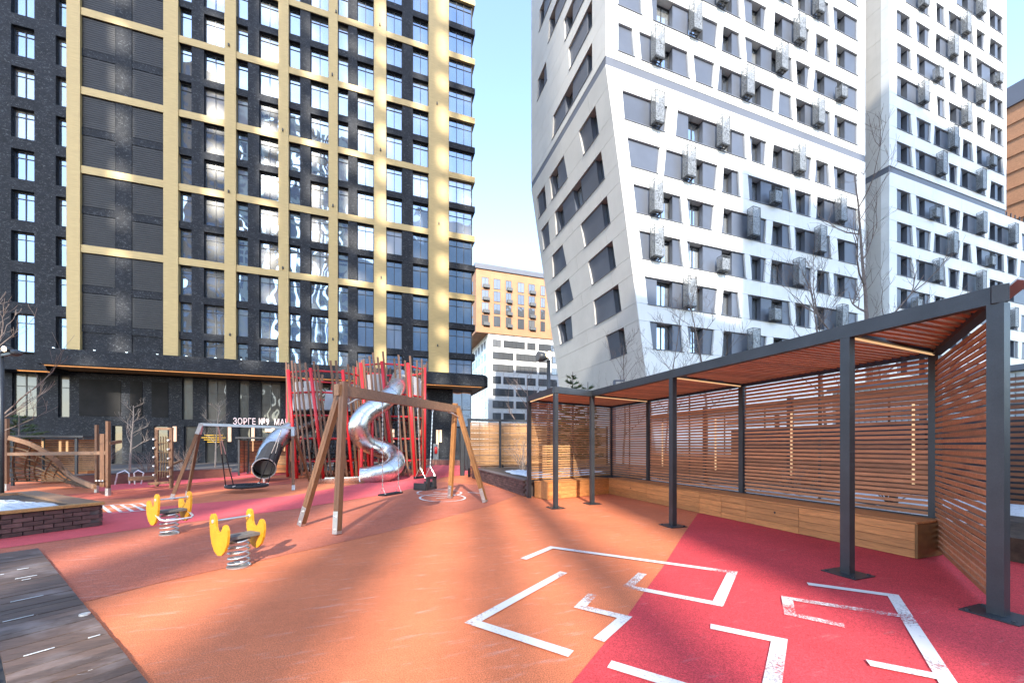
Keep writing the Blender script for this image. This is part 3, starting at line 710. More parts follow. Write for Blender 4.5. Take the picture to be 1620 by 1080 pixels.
T2 = {
 'F': [(1419, 1440.4, 1419, 1443), (1449, 1495, 1451, 1496.5), (1500.7, 1519, 1502, 1517), (1524, 1559, 1522, 1557.5), (1566, 1609, 1564, 1608.7), (1616.5, 1650, 1618, 1652)],
 'E': [(1419, 1443, 1419, 1445), (1449, 1473, 1451, 1471), (1478.7, 1519, 1476.6, 1516), (1524, 1535.5, 1522, 1537.7), (1544, 1588, 1546, 1588.8), (1593, 1610, 1594.5, 1608), (1615, 1650, 1613, 1652)],
 'D': [(1419, 1443, 1419, 1445), (1449, 1495, 1451, 1496.5), (1500, 1518.5, 1501.5, 1516), (1524, 1559, 1522, 1556.8), (1566, 1587, 1564.6, 1586), (1592, 1640, 1593, 1642)],
 'C': [(1419, 1472, 1419, 1470), (1478, 1495, 1478.7, 1494), (1501, 1532, 1500, 1530), (1540, 1590, 1541, 1588), (1596, 1610, 1596, 1610), (1616, 1650, 1615, 1650)],
 'B': [(1419, 1445, 1419, 1443), (1452, 1490, 1450, 1492), (1500, 1540, 1502, 1541), (1550, 1590, 1548, 1588), (1596, 1611, 1596, 1611), (1617, 1650, 1616, 1650)],
 'A': [(1419, 1470, 1419, 1468), (1480, 1520, 1482, 1521), (1530, 1560, 1532, 1558), (1570, 1590, 1568, 1590), (1598, 1640, 1597, 1640)],
 'G': [(1419, 1441.8, 1419, 1444), (1448, 1495.8, 1449.6, 1497), (1500.7, 1515, 1502, 1513.5), (1520, 1558, 1518.5, 1559), (1568, 1588, 1566, 1588)],
 'H': [(1419, 1441, 1419, 1443), (1450, 1473, 1451.8, 1471.6), (1478.7, 1519, 1477, 1517.8), (1524, 1538, 1522.8, 1539.8), (1544.8, 1587, 1546, 1588)],
 'I': [(1419, 1473, 1419, 1471), (1482, 1495, 1483.7, 1496.5), (1500.7, 1539, 1502, 1540.5), (1544.8, 1559.7, 1546, 1558), (1567.5, 1587, 1566, 1588)],
 'J': [(1419, 1441, 1419, 1443), (1449.6, 1494, 1451, 1495.8), (1500.7, 1514, 1503, 1512.8), (1520, 1559, 1522, 1559.7), (1565, 1587, 1563, 1588)],
 'K': [(1418.5, 1440, 1418.5, 1441.8), (1449, 1471.6, 1451, 1470), (1481, 1518.5, 1479.5, 1517), (1524, 1537.7, 1524, 1539.8), (1544, 1587, 1546, 1587)],
 'L': [(1431, 1472, 1433, 1470), (1481, 1494, 1482, 1495.8), (1500, 1538, 1501.5, 1540.5), (1544.8, 1559, 1545.5, 1557.5), (1566.8, 1587, 1564.6, 1587)],
 'M': [(1430, 1460, 1432, 1462), (1470, 1500, 1468, 1500), (1515, 1559, 1513, 1557.5), (1564.6, 1587, 1566, 1587)],
}
w2 = thing('white_tower', 'bright white tower with slanted windows and a wider base at the right edge', 'tower', (54, WF, 0))
X20, X21, X22 = fx(1407, WF), fx(1592, WF), fx(1668, WF)
jt2 = [fx(p, WF) for p in (1446, 1476, 1521, 1562)]
wc2 = [(fx(a, WF), fx(b, WF)) for a, b in ((1428, 1438), (1457, 1466), (1483, 1490), (1506, 1516), (1525, 1534), (1548, 1556), (1569, 1577), (1581, 1588), (1598, 1607))]
t2u = {k: v for k, v in T2.items() if SILL[k] > 26}; t2l = {k: v for k, v in T2.items() if SILL[k] < 26}
white_face(w2, lambda s, z, d: Vector((s, WF + d, z)), lambda z: (X20, X21), front_rows(t2u), 26.76, 53, jt2, wc2, 'white_panel')
white_face(w2, lambda s, z, d: Vector((s, WF + d, z)), lambda z: (X20, X22), front_rows(t2l), 0.0, 26.2, jt2, wc2, 'white_panel')
MB().box(X20 + 0.03, X21 - 0.02, WF + 0.06, WF + DEP, 26.2, 26.76).build('storey_band', 'band_metal', w2)
MB().box(X21 - 0.02, X22, WF + 0.3, WF + 30, 26.0, 26.5).build('base_roof', 'band_metal', w2)
for k in range(12):
    xx = X21 + 0.3 + (X22 - X21 - 0.6) * k / 11; MB().box(xx - 0.04, xx + 0.04, WF + 0.36, WF + 0.44, 26.5, 27.1).build('railing_post', 'dark_frame', w2)
MB().box(X20 + 0.7, X21 - 0.02, WF + 0.63, WF + 20, 0, 53).build('core', 'joint_grey', w2)
MB().box(X21 - 0.01, X22 - 0.1, WF + 0.63, WF + 20, 0, 25.99).build('base_core', 'joint_grey', w2)
# its left side wall seen in the gap between the towers, storey by storey
for z0, z1 in [(0, 2.9)] + [(2.92 + 3.0 * i, 5.9 + 3.0 * i) for i in range(7)] + [(23.92, 26.19)] + [(26.77, 29.75)] + [(29.77 + 3 * i, 32.75 + 3 * i) for i in range(6)] + [(47.77, 53)]:
    MB().box(X20 + 0.002, X20 + 0.5, WF + DEP + 0.01, WF + 16, z0, z1).build('side_panel', 'shaded_white_panel', w2)
MB().box(X20 + 0.05, X20 + 0.45, WF + DEP + 0.01, WF + 16, 26.19, 26.77).build('storey_band', 'band_metal', w2)
MB().box(X21 - 0.5, X21 - 0.003, WF + DEP + 0.01, WF + 19, 26.77, 53).build('side_wall', 'cool_panel', w2)
MB().box(XR1 + 0.02, X20 - 0.02, WF + 15.5, WF + 16, 0, 53).build('recess_wall', 'cool_panel', w2)
for px, L, low in ((1554, 'F', 0), (1604, 'F', 0), (1480, 'F', 1), (1508, 'E', 0), (1568, 'E', 1), (1485, 'D', 0), (1553, 'D', 0), (1451, 'C', 1), (1491, 'G', 0), (1553, 'G', 0), (1509, 'H', 0), (1570, 'H', 1), (1462, 'I', 0), (1530, 'I', 0), (1485, 'J', 1), (1553, 'J', 0), (1509, 'K', 0), (1580, 'K', 1), (1462, 'L', 0), (1529, 'L', 0), (1553, 'M', 0), (1604, 'C', 0)):
    basket(w2, px, L, low)

# ------------------------------------------------------------------ orange brick block behind the right-hand base
ob = thing('brick_tower', 'orange brick tower with a grey parapet at the right edge', 'building', (86, 33, 0))
MB().box(78, 96, 22.6, 46, 0, 45.6).build('wall', 'orange_brick', ob)
MB().box(77.7, 96.3, 22.3, 46.3, 45.603, 48.2).build('parapet', 'band_metal', ob)
for i in range(9):
    z = 26.5 + 2.1 * i
    for j in range(3): MB().box(77.86, 77.997, 23.2 + 7.2 * j, 28.6 + 7.2 * j, z, z + 0.25).build('brick_ledge', 'orange_brick', ob)

# ------------------------------------------------------------------ far block: white below, orange brick above
WB = 88.7
def Bx(px): return fx(px, WB)
fb = thing('apartment_block', 'far block with an orange brick top overhanging white lower floors', 'building', (34, WB, 0))
bz = lambda px, py: fz(px, py, WB)
xo0, xo1, xw0, xw1 = Bx(753), 62.0, Bx(772.7), 62.0
zt, zo, zw = bz(753, 424), bz(757, 525), bz(772, 527)
MB().box(xo0, xo1, WB, WB + 26, zo, zt).build('brick_wall', 'orange_brick', fb)
MB().box(xo0 - 0.3, xo1, WB - 0.3, WB + 26.3, zt + 0.003, zt + 1.2).build('parapet', 'band_metal', fb)
MB().box(xw0, xw1, WB + 0.3, WB + 24, 0, zo - 0.003).build('lower_wall', 'white_panel', fb)
for r in range(4):
    zb_ = bz(767, 458 + 19.75 * r) ; zb_ = zo + 1.75 + 3.0 * (3 - r)
    for a, b, ba in ((762, 773, 1), (781, 791.5, 0), (800, 809, 1), (819, 829, 0), (836, 846, 1), (855, 862, 0), (872, 882, 1), (892, 902, 0)):
        o = put_window(fb, Bx(a), WB - 0.09, zb_, Bx(b) - Bx(a), 2.45, 2, 0, gmat='far_glass', tilt=0.0)
        if ba: MB().box(Bx(a) + 0.35, Bx(b) + 0.2, WB - 0.6, WB - 0.095, zb_ - 0.05, zb_ + 0.7).build('balcony_basket', 'basket_grey', fb)
for r in range(9):
    z0 = zo - 3.1 - 2.96 * r
    if z0 < 0.3: break
    for a, b in ([(780, 793), (797, 831), (834.5, 848), (852.5, 882)] if r % 3 == 0 else [(780, 813), (817, 850), (853.5, 870), (873, 890)]):
        sl = (1 if (r + int(a)) % 2 else -1) * 0.25
        x0, x1 = Bx(a), Bx(b)
        n = max(2, int((x1 - x0) / 1.1))
        o = put_window(fb, x0, WB + 0.21, z0, x1 - x0, 1.75, n, 0, gmat='far_glass', tilt=0.0)
    for y in (2.5, 5.2, 8.6, 11.5, 15.0, 18.5):
        m = MB(); m.box(xw0 - 0.05, xw0 + 0.02, WB + y, WB + y + 1.5, z0, z0 + 1.8); m.build('side_window', 'far_glass', fb)
for r in range(4):
    for y in (3, 8, 13, 18):
        MB().box(xo0 - 0.05, xo0 + 0.02, WB + y, WB + y + 1.6, zo + 1.75 + 3 * r, zo + 4.2 + 3 * r).build('side_window', 'far_glass', fb)
MB().box(-70, 10, 120, 130, 0, 9).build('far_wall', 'joint_grey', fb) if False else None

# ------------------------------------------------------------------ pergola with slatted walls
def V2(x, y): return Vector((x, y, 0))
P5, P4, P3, P2, P1, P0 = V2(4.98, 1.72), V2(4.98, 2.83), V2(4.98, 5.54), V2(4.98, 8.3), V2(3.85, 8.02), V2(3.90, 9.8)
PC, B1, B2, B4 = V2(7.08, 10.6), V2(7.08, 8.8), V2(7.08, 5.9), V2(7.08, 3.0)
pg = thing('pergola', 'dark steel pergola with slatted timber walls and roof', 'pergola', (5.6, 6, 0))
ZB, ZT = 2.65, 2.80
for p, w in ((P5, .10), (P4, .093), (P3, .093), (P2, .093), (P1, .093), (P0, .10), (PC, .09), (B1, .1), (B2, .1), (B4, .1)):
    o = MB().box(p.x - w / 2, p.x + w / 2, p.y - w / 2, p.y + w / 2, 0.006, ZB).build('post', 'pergola_steel', pg)
    if p in (P5, P4, P3, P2, P1):
        pl = MB().box(p.x - 0.17, p.x + 0.17, p.y - 0.17, p.y + 0.17, 0.007, 0.016)
        for sx_ in (-1, 1):
            for sy_ in (-1, 1): pl.box(p.x + sx_ * 0.13 - 0.012, p.x + sx_ * 0.13 + 0.012, p.y + sy_ * 0.13 - 0.012, p.y + sy_ * 0.13 + 0.012, 0.016, 0.03)
        pl.build('base_plate', 'pergola_steel', o)
def beam(a, b, z0, z1, w=0.096, ext=0.0, name='beam'):
    d = (b - a).normalized(); n = Vector((-d.y, d.x, 0)) * w / 2; a = a - d * ext; b = b + d * ext
    return MB().slab([a - n, b - n, b + n, a + n], z0, z1).build(name, 'pergola_steel', pg)
E_ = 0.0015
for i, (a, b) in enumerate(((P5, P4), (P4, P3), (P3, P2), (P2, P1), (P1, P0), (P0, PC), (PC, B1), (B1, B2), (B2, B4), (B4, P5))):
    beam(a, b, ZB + 0.001 + E_ * (i % 3), ZT - E_ * (i % 3), ext=0.06 if i in (3, 4, 5, 6, 9) else 0.0)
for a, b in ((P4, B4), (P3, B2), (P2, B1)):
    beam(a + V2(0.07, 0), b - V2(0.07, 0), ZB + 0.02, ZT - 0.03, 0.10, name='cross_beam')
    d = (b - a).normalized(); s0 = a + d * 0.1 + V2(0, -0.02); s1 = b - d * 0.1 + V2(0, -0.02)
    MB().bar((s0.x, s0.y, ZB + 0.006), (s1.x, s1.y, ZB + 0.006), 0.02, 0.018).build('light_strip', 'warm_led', pg)
s0, s1 = P1.lerp(P0, 0.06), P1.lerp(P0, 0.94)
MB().bar((s0.x, s0.y, ZB - 0.012), (s1.x, s1.y, ZB - 0.012), 0.02, 0.018).build('light_strip', 'warm_led', pg)
# roof slats run across the bays
poly = [P5, P4, P3, P2, P1, P0, PC, B1, B2, B4]
y = 1.86
while y < 10.5:
    xs = []
    for i in range(len(poly)):
        a, b = poly[i], poly[(i + 1) % len(poly)]
        if (a.y - y) * (b.y - y) < 0: xs.append(a.x + (b.x - a.x) * (y - a.y) / (b.y - a.y))
    xs.sort()
    for xa, xb in zip(xs[0::2], xs[1::2]):
        if xb - xa > 0.3: MB().box(xa + 0.06, xb - 0.06, y - 0.026, y + 0.026, ZB + 0.05, ZB + 0.095).build('roof_slat', 'cedar_x', pg)
    y += 0.1
def slat_wall(root, a, b, z0, z1, pitch, hgt, thick, mat, name='wall_slat', margin=0.065, battens=1, jitter=0.0):
    d = (b - a).normalized(); n = Vector((-d.y, d.x, 0)) * thick / 2
    p, q = a + d * margin, b - d * margin
    z = z0
    while z + hgt <= z1 + 1e-6:
        j = random.uniform(-jitter, jitter)
        MB().slab([p - n + n * j, q - n + n * j, q + n + n * j, p + n + n * j], z, z + hgt).build(name, mat, root); z += pitch
    nb = Vector((-d.y, d.x, 0))
    if nb.dot(Vector((1, 1, 0))) < 0: nb = -nb
    for k in range(1, battens + 1):
        c = p.lerp(q, k / (battens + 1)) + nb * (thick * 0.5 + 0.016)
        MB().box(c.x - 0.014, c.x + 0.014, c.y - 0.014, c.y + 0.014, z0, z).build('batten', 'pergola_steel', root)
for a, b, m_ in ((P0, PC, 'larch_x'), (PC, B1, 'cedar_y'), (B1, B2, 'cedar_y'), (B2, B4, 'cedar_y')):
    slat_wall(pg, a, b, 0.50, 2.63, 0.0695, 0.044, 0.022, m_)
    d = (b - a).normalized(); MB().slab([a + d * 0.06 + Vector((-d.y, d.x, 0)) * 0.02, b - d * 0.06 + Vector((-d.y, d.x, 0)) * 0.02, b - d * 0.06 - Vector((-d.y, d.x, 0)) * 0.02, a + d * 0.06 - Vector((-d.y, d.x, 0)) * 0.02], 0.455, 0.485).build('bottom_rail', 'pergola_steel', pg)
slat_wall(pg, B4, P5, 0.09, 2.60, 0.0695, 0.044, 0.022, 'cedar_y', battens=0)
# roof edge sheet past the last post
MB().hexa([(4.94, 1.60, 2.805), (5.10, 1.57, 2.805), (7.2, 2.86, 2.805), (7.0, 2.92, 2.805)], [(4.94, 1.60, 2.82), (5.10, 1.57, 2.82), (7.2, 2.86, 2.82), (7.0, 2.92, 2.82)]).build('roof_sheet', 'cloudy_sheet', pg)

# benches along the walls
bk = thing('bench', 'long timber box bench against the back slats of the pergola', 'bench', (6.7, 6, 0))
cuts = [2.92, 4.35, 5.3, 5.85, 6.4, 8.1, 9.9]
for i in range(len(cuts) - 1):
    for r in range(4):
        z = 0.012 + r * 0.108
        MB().box(6.45, 6.472, cuts[i] + 0.003, cuts[i + 1] - 0.003, z, z + 0.103).build('front_board', 'bench_y', bk)
for r in range(4):
    x = 6.44 + r * 0.147
    for a, b in ((2.9, 6.1), (6.105, 9.95)): MB().box(x, x + 0.142, a, b - 0.003, 0.447, 0.472).build('seat_board', 'bench_y', bk)
MB().box(6.476, 7.0, 2.925, 9.93, 0.01, 0.443).build('carcass', 'edge_brown', bk)
for r in range(1): MB().box(6.452, 7.0, 2.895, 2.921, 0.012, 0.443).build('end_panel', 'edge_brown', bk)
for yy in (8.75, 4.75): MB().tube([(6.446, yy, 0.29), (6.4505, yy, 0.29)], 0.018, 8).build('vent_hole', 'black_rubber', bk)
d = (PC - P0).normalized(); n = Vector((d.y, -d.x, 0))
lb = thing('bench', 'short timber box bench against the light left wall of the pergola', 'bench', (4.6, 9.4, 0))
q0 = P0 + d * 0.16; ln = 2.42
for r in range(4):
    z = 0.012 + r * 0.108
    for a, b in ((0, 0.46), (0.463, ln)):
        s0 = q0 + d * a + n * 0.62; s1 = q0 + d * b + n * 0.62
        MB().slab([s0, s1, s1 - n * 0.022, s0 - n * 0.022], z, z + 0.103).build('front_board', 'bench_x', lb)
for r in range(4):
    s0 = q0 + n * (0.63 - r * 0.147) - d * 0.01; s1 = s0 + d * ln
    MB().slab([s0, s1, s1 - n * 0.142, s0 - n * 0.142], 0.447, 0.472).build('seat_board', 'bench_x', lb)
s0 = q0 + n * 0.595 + d * 0.03; s1 = s0 + d * (ln - 0.03)
MB().slab([s0, s1, s1 - n * 0.53, s0 - n * 0.53], 0.01, 0.443).build('carcass', 'edge_brown', lb)
s0 = q0 + n * 0.62
MB().slab([s0 - d * 0.004, s0 + d * 0.02, s0 + d * 0.02 - n * 0.58, s0 - d * 0.004 - n * 0.58], 0.012, 0.443).build('end_panel', 'bench_x', lb)

# ------------------------------------------------------------------ screens and planting behind the pergola
sc = thing('slatted_screen', 'brown slatted screen with light strips standing behind the pergola', 'screen', (9.6, 7, 0))
pts_ = [V2(9.2, y) for y in (1.4, 3.9, 6.4, 8.9, 11.4)]
for p in pts_: MB().box(p.x - 0.05, p.x + 0.05, p.y - 0.05, p.y + 0.05, 0, 2.62).build('post', 'pergola_steel', sc)
for a, b in zip(pts_[:-1], pts_[1:]): slat_wall(sc, a, b, 0.55, 2.55, 0.086, 0.05, 0.022, 'dark_slat_y', margin=0.055, battens=3)
for px, wx in ((1048, 9.1), (1132, 9.1), (1252, 9.1), (1445, 9.1)):
    yy = sy(px, wx); MB().box(wx - 0.02, wx + 0.02, yy - 0.013, yy + 0.013, 0.75, 2.25).build('light_strip', 'warm_led', sc)
MB().box(7.45, 12.4, -1.0, 10.9, 0.0, 0.30).build('planting_bed', 'soil'); struct(bpy.data.objects['planting_bed'])
def snow_patch(name, cx, cy, rx, ry, z, seed, h=0.07, parent=None, ang=0.0):
    rnd = random.Random(seed); m = MB(); n, k = 56, 12; V = [(cx, cy, z + h)]; rr = [1 + rnd.uniform(-.22, .22) for _ in range(n)]
    rr = [(rr[i - 1] + rr[i] + rr[(i + 1) % n]) / 3 for i in range(n)]
    for j in range(1, k + 1):
        for i in range(n):
            a = 2 * math.pi * i / n; f = j / k; rad = f * rr[i]
            x, y = rx * rad * math.cos(a), ry * rad * math.sin(a)
            zz = z + h * (1 - f ** 2.5) * (1 + rnd.uniform(-.75, .75)) - (0.02 if j == k else 0)
            V.append((cx + x * math.cos(ang) - y * math.sin(ang), cy + x * math.sin(ang) + y * math.cos(ang), zz))
    F = [(0, 1 + i, 1 + (i + 1) % n) for i in range(n)]
    for j in range(k - 1):
        for i in range(n): F.append((1 + j * n + i, 1 + (j + 1) * n + i, 1 + (j + 1) * n + (i + 1) % n, 1 + j * n + (i + 1) % n))
    m.pts(V, F); o = m.build(name, 'snow', smooth=True); return stuff(o)
snow_patch('snow', 8.3, 6.5, 0.5, 3.6, 0.30, 3); snow_patch('snow', 10.6, 4, 0.9, 2.4, 0.30, 4); snow_patch('snow', 8.2, 10.0, 0.4, 0.5, 0.30, 5)

# right-hand brick planter with snow and the slatted fence behind it
def brick_face(root, a, b, rows, z0, bl=0.215, bh=0.062, jz=0.011, depth=0.05, out=None):
    """running bond of single bricks on a vertical face from a to b; out = outward normal"""
    d = (b - a); L = d.length; d.normalize(); rnd = random.Random(int(L * 100))
    me = MB().box(0, bl - jz, -depth, 0, 0, bh - 0.0).mesh('brick', mat='brick'); meh = MB().box(0, bl / 2 - jz, -depth, 0, 0, bh).mesh('brick', mat='brick')
    ang = math.atan2(d.y, d.x)
    # local +x runs along the face, local -y looks outward when out is to the right of d
    rot = ang
    for r in range(rows):
        x = 0.0; z = z0 + r * (bh + jz); half = r % 2
        if half:
            o = place('brick', meh, root, a + Vector((0, 0, z)) - root_loc(root), (0, 0, rot)); x = bl / 2
        while x + bl <= L + 0.02:
            p = a + d * x + Vector((0, 0, z)) + out * rnd.uniform(-0.004, 0.004)
            place('brick', me, root, p - root_loc(root), (0, 0, rot)); x += bl
rp = thing('brick_planter', 'brown brick planter with soil and snow beside the timber fence', 'planter', (5.5, 13, 0))
pp = [(3.92, 10.02), (7.3, 10.92), (12, 10.92), (12, 16.5), (3.92, 16.5)]
MB().slab(pp, 0.0, 0.44).build('wall_core', 'mortar', rp)
brick_face(rp, V2(3.918, 16.5), V2(3.918, 10.02), 6, 0.012, out=Vector((-1, 0, 0)))
MB().box(3.84, 4.08, 10.05, 16.55, 0.443, 0.475).build('coping', 'mortar', rp)
MB().slab([(4.1, 10.25), (7.3, 11.1), (11.8, 11.1), (11.8, 16.3), (4.1, 16.3)], 0.441, 0.456).build('soil', 'soil', rp)
snow_patch('snow', 4.95, 12.3, 0.62, 2.0, 0.455, 9); snow_patch('snow', 7.2, 13, 0.9, 1.3, 0.455, 10); snow_patch('snow', 6.0, 11.2, 0.7, 0.35, 0.455, 11)
fn = thing('slatted_fence', 'light timber slat fence with a dark top rail behind the snowy planter', 'fence', (6, 16.2, 0))
fp = [V2(fx(p, 16.2), 16.2) for p in (742, 791, 837, 885, 935)]
for p in fp: MB().box(p.x - 0.045, p.x + 0.045, p.y - 0.045, p.y + 0.045, 0.456, 2.5).build('post', 'pergola_steel', fn)
for a, b in zip(fp[:-1], fp[1:]): slat_wall(fn, a, b, 0.58, 2.46, 0.0645, 0.042, 0.02, 'larch_x', margin=0.05, battens=2, jitter=0.4)
MB().box(fp[0].x - 0.06, fp[-1].x + 0.06, 16.13, 16.27, 2.503, 2.60).build('top_rail', 'pergola_steel', fn)
back = thing('slatted_fence', 'timber slat fence standing one step behind the light fence by the planter', 'fence', (6, 17.4, 0))
bp_ = [V2(fx(p, 17.3), 17.3) for p in (742, 795, 850, 905, 960)]
for p in bp_: MB().box(p.x - 0.045, p.x + 0.045, 17.255, 17.345, 0, 2.4).build('post', 'pergola_steel', back)
for a, b in zip(bp_[:-1], bp_[1:]): slat_wall(back, a, b, 0.15, 2.36, 0.0945, 0.075, 0.02, 'larch_x', margin=0.05, battens=1)

# ------------------------------------------------------------------ deck, left planter
dk = thing('timber_deck', 'weathered dark plank walkway with snow in its joints', 'deck', (-3.2, 5.2, 0))
ed = Vector((0.594, -0.804, 0)); pn = Vector((0.804, 0.594, 0)); c0 = gr(60.5, 870); c0.z = 0
rnd = random.Random(5)
t = -0.02
ang = math.atan2(pn.y, pn.x)
k = 0
while t < 6.2:
    wd_ = 0.118
    a = c0 + ed * t; wid = 1.9 if t < 2.6 else 0.78
    wid = 2.4 if t < 1.0 else (0.48 + max(0, 1.8 - (t - 1.0)) * 0.9)
    jit = rnd.uniform(-0.003, 0.003)
    p = [a - pn * wid, a + pn * 0.0, a + ed * (wd_ - 0.007), a + ed * (wd_ - 0.007) - pn * wid]
    MB().slab([q + Vector((0, 0, 0)) for q in (p[0], p[1], p[2], p[3])], 0.006, 0.028 + jit).build('plank', 'deck', dk)
    t += wd_; k += 1
MB().slab([c0 - pn * 2.4 - ed * 0.02, c0 - ed * 0.02, c0 + ed * 6.2, c0 + ed * 6.2 - pn * 0.45, c0 + ed * 2.0 - pn * 0.8], 0.0015, 0.0058).build('underlay', 'black_rubber', dk)
rnd = random.Random(12)
sn = MB()
for i in range(10):
    t = rnd.uniform(1.2, 5.6); s_ = rnd.uniform(0.02, 0.42); L = rnd.uniform(0.03, 0.22); w_ = rnd.uniform(0.002, 0.007)
    kk = round(t / 0.118) * 0.118 - 0.022
    p = c0 + ed * kk - pn * s_
    sn.slab([p, p - pn * L, p - pn * L * 0.9 + ed * w_, p + ed * w_ * 0.5], 0.0325, 0.038)
stuff(sn.build('snow', 'snow'))
MB().tube([tuple(gr(134, 972, 0.03)), tuple(gr(134, 972, 0.03) + Vector((0, 0, 0.012)))], 0.035, 10).build('deck_light', 'fastener', dk)
bed = [c0 + ed * 1.6 - pn * 0.85, c0 + ed * 2.9 - pn * 0.49, c0 + ed * 6.2 - pn * 0.46, c0 + ed * 6.2 - pn * 3, c0 + ed * 1.6 - pn * 4]
struct(MB().slab(bed, -0.01, 0.0055).build('gravel_bed', 'soil'))
rnd = random.Random(3); st = MB()
for i in range(420):
    t = rnd.uniform(2.4, 6.0); s_ = 0.52 + rnd.random() ** 2 * 1.2; p = c0 + ed * t - pn * s_; r = rnd.uniform(0.015, 0.05)
    st.hexa([p + Vector((r * math.cos(a), r * math.sin(a), 0.004)) for a in (0.2, 1.7, 3.2, 4.9)], [p + Vector((0.6 * r * math.cos(a), 0.6 * r * math.sin(a), r * 0.9)) for a in (0.4, 1.9, 3.4, 5.1)])
stuff(st.build('gravel', 'mortar')); 
for i in range(3):
    p = c0 + ed * (3.0 + i * 0.5) - pn * (0.66 + 0.1 * i); snow_patch('snow', p.x, p.y, 0.13, 0.2, 0.02, 30 + i, 0.05)

lp = thing('brick_planter', 'near brick planter with honey timber coping full of snow', 'planter', (-6.5, 9, 0))
A = gr(158, 832); A.z = 0
f_ = (gr(0, 853) - gr(158, 832)); f_.z = 0; f_.normalize(); b_ = Vector((f_.y, -f_.x, 0))
if b_.y < 0: b_ = -b_
LW, LB = 2.6, 3.6
A2 = A + b_ * 0.05
MB().slab([A2 + f_ * LW, A2, A2 + b_ * LB, A2 + b_ * LB + f_ * LW], 0, 0.36).build('wall_core', 'mortar', lp)
brick_face(lp, A2 + f_ * (12 * 0.215) , A2 , 5, 0.012, bl=0.215, out=-b_)
brick_face(lp, A2, A2 + b_ * LB, 5, 0.012, out=-f_)
for (p, q, nrm) in ((A - b_ * 0.04 - f_ * 0.05, A - b_ * 0.04 + f_ * LW, b_),):
    MB().slab([p, q, q + nrm * 0.135, p + nrm * 0.135], 0.385, 0.43).build('coping', 'coping', lp)
p, q = A - f_ * 0.05 + b_ * 0.10, A - f_ * 0.05 + b_ * LB
MB().slab([p, q, q + f_ * 0.30, p + f_ * 0.30], 0.383, 0.428).build('coping', 'timber_x', lp)
p, q = A + b_ * LB - f_ * 0.05, A + b_ * LB + f_ * LW
MB().slab([p, q, q + b_ * 0.25, p + b_ * 0.25], 0.383, 0.426).build('coping', 'timber_x', lp)
MB().slab([A2 + f_ * 0.02 + b_ * 0.05, A2 + f_ * LW, A2 + f_ * LW + b_ * LB, A2 + f_ * 0.02 + b_ * LB], 0.3605, 0.378).build('soil', 'soil', lp)
cc = A + f_ * 1.25 + b_ * 0.85; snow_patch('snow', cc.x, cc.y, 1.0, 0.62, 0.375, 21, 0.10, ang=math.atan2(f_.y, f_.x))
cc = A + f_ * 1.5 + b_ * 1.5; snow_patch('snow', cc.x, cc.y, 0.7, 0.35, 0.375, 22, 0.07, ang=math.atan2(f_.y, f_.x))

# ------------------------------------------------------------------ the big timber swing
def shoe(root, foot, top, h=0.36, w=0.125):
    d = (top - foot).normalized(); MB().bar(foot, foot + d * h, w, w).build('foot_shoe', 'galvanised', root)
sw = thing('swing', 'timber swing frame with a flat seat and a toddler seat on chains', 'swing', (0.6, 8.5, 0))
fA, fB, fC, fD = [gr(*p) for p in ((533, 846), (476, 832), (712, 788), (768, 795))]
tL, tR = Vector((-0.60, 7.10, 2.38)), Vector((1.89, 9.83, 2.38))
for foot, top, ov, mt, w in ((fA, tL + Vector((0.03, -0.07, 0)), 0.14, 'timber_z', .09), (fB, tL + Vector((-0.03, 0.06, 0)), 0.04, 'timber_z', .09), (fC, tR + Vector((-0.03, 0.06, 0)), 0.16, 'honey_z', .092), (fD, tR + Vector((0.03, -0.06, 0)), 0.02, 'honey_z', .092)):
    d = (top - foot).normalized(); n_ = Vector((d.y, -d.x, 0)).normalized()
    a, b = foot + d * 0.02, top + d * ov; bd = (tR - tL).normalized()
    leg = MB(); side = d.cross(bd).normalized()
    for o_ in (-1, 1): leg.bar(a + d * 0.05 + side * (o_ * 0.028), b + side * (o_ * 0.028), w, 0.051, up=side)
    l = leg.build('leg', mt, sw)
    MB().bar(a, a + d * 0.36, w + 0.012, w + 0.012, up=side).build('foot_shoe', 'galvanised', l)
    for hz in (0.08, 0.28):
        q = a + d * hz
        MB().tube([q - bd * (w / 2 + 0.022), q + bd * (w / 2 + 0.022)], 0.012, 6).build('bolt', 'fastener', l)
bd = (tR - tL).normalized(); nn = Vector((-bd.y, bd.x, 0))
MB().bar(tL - bd * 0.12, tR + bd * 0.12, 0.10, 0.19).build('top_beam', 'timber_x', sw)
for c_, s_ in ((tL, 1), (tR, -1)):
    MB().tube([c_ + bd * s_ * 0.42 + Vector((0, 0, -0.10)), c_ + bd * s_ * 0.25 + nn * -0.05 + Vector((0, 0, -0.13)), c_ + nn * -0.12 + Vector((0, 0, -0.24))], 0.018, 6).build('brace', 'galvanised', sw)
def chain(root, a, b, r=0.011):
    a, b = Vector(a), Vector(b); n = max(6, int((b - a).length / 0.045)); m = MB(); d = (b - a) / n
    for i in range(n):
        p = a + d * i; m.bar(p, p + d * 1.25, 0.022 if i % 2 else 0.007, 0.007 if i % 2 else 0.022)
    return m.build('chain', 'chain_steel', root)
def onbeam(t, dz=-0.09): return tL.lerp(tR, t) + Vector((0, 0, dz))
h0, h1 = onbeam(0.265), onbeam(0.39)
for h in (h0, h1):
    e = Vector((h.x, h.y, 0.50)); chain(sw, h, e + Vector((0, 0, 0.12)))
    for s_ in (-1, 1): MB().tube([e + Vector((0, 0, 0.14)), e + nn * s_ * 0.07 + Vector((0, 0, 0.0))], 0.006, 5).build('hanger', 'chain_steel', sw)
sc0, sc1 = Vector((h0.x, h0.y, 0.485)) - bd * 0.03, Vector((h1.x, h1.y, 0.485)) + bd * 0.03
MB().bar(sc0, sc1, 0.18, 0.032).build('flat_seat', 'black_rubber', sw)
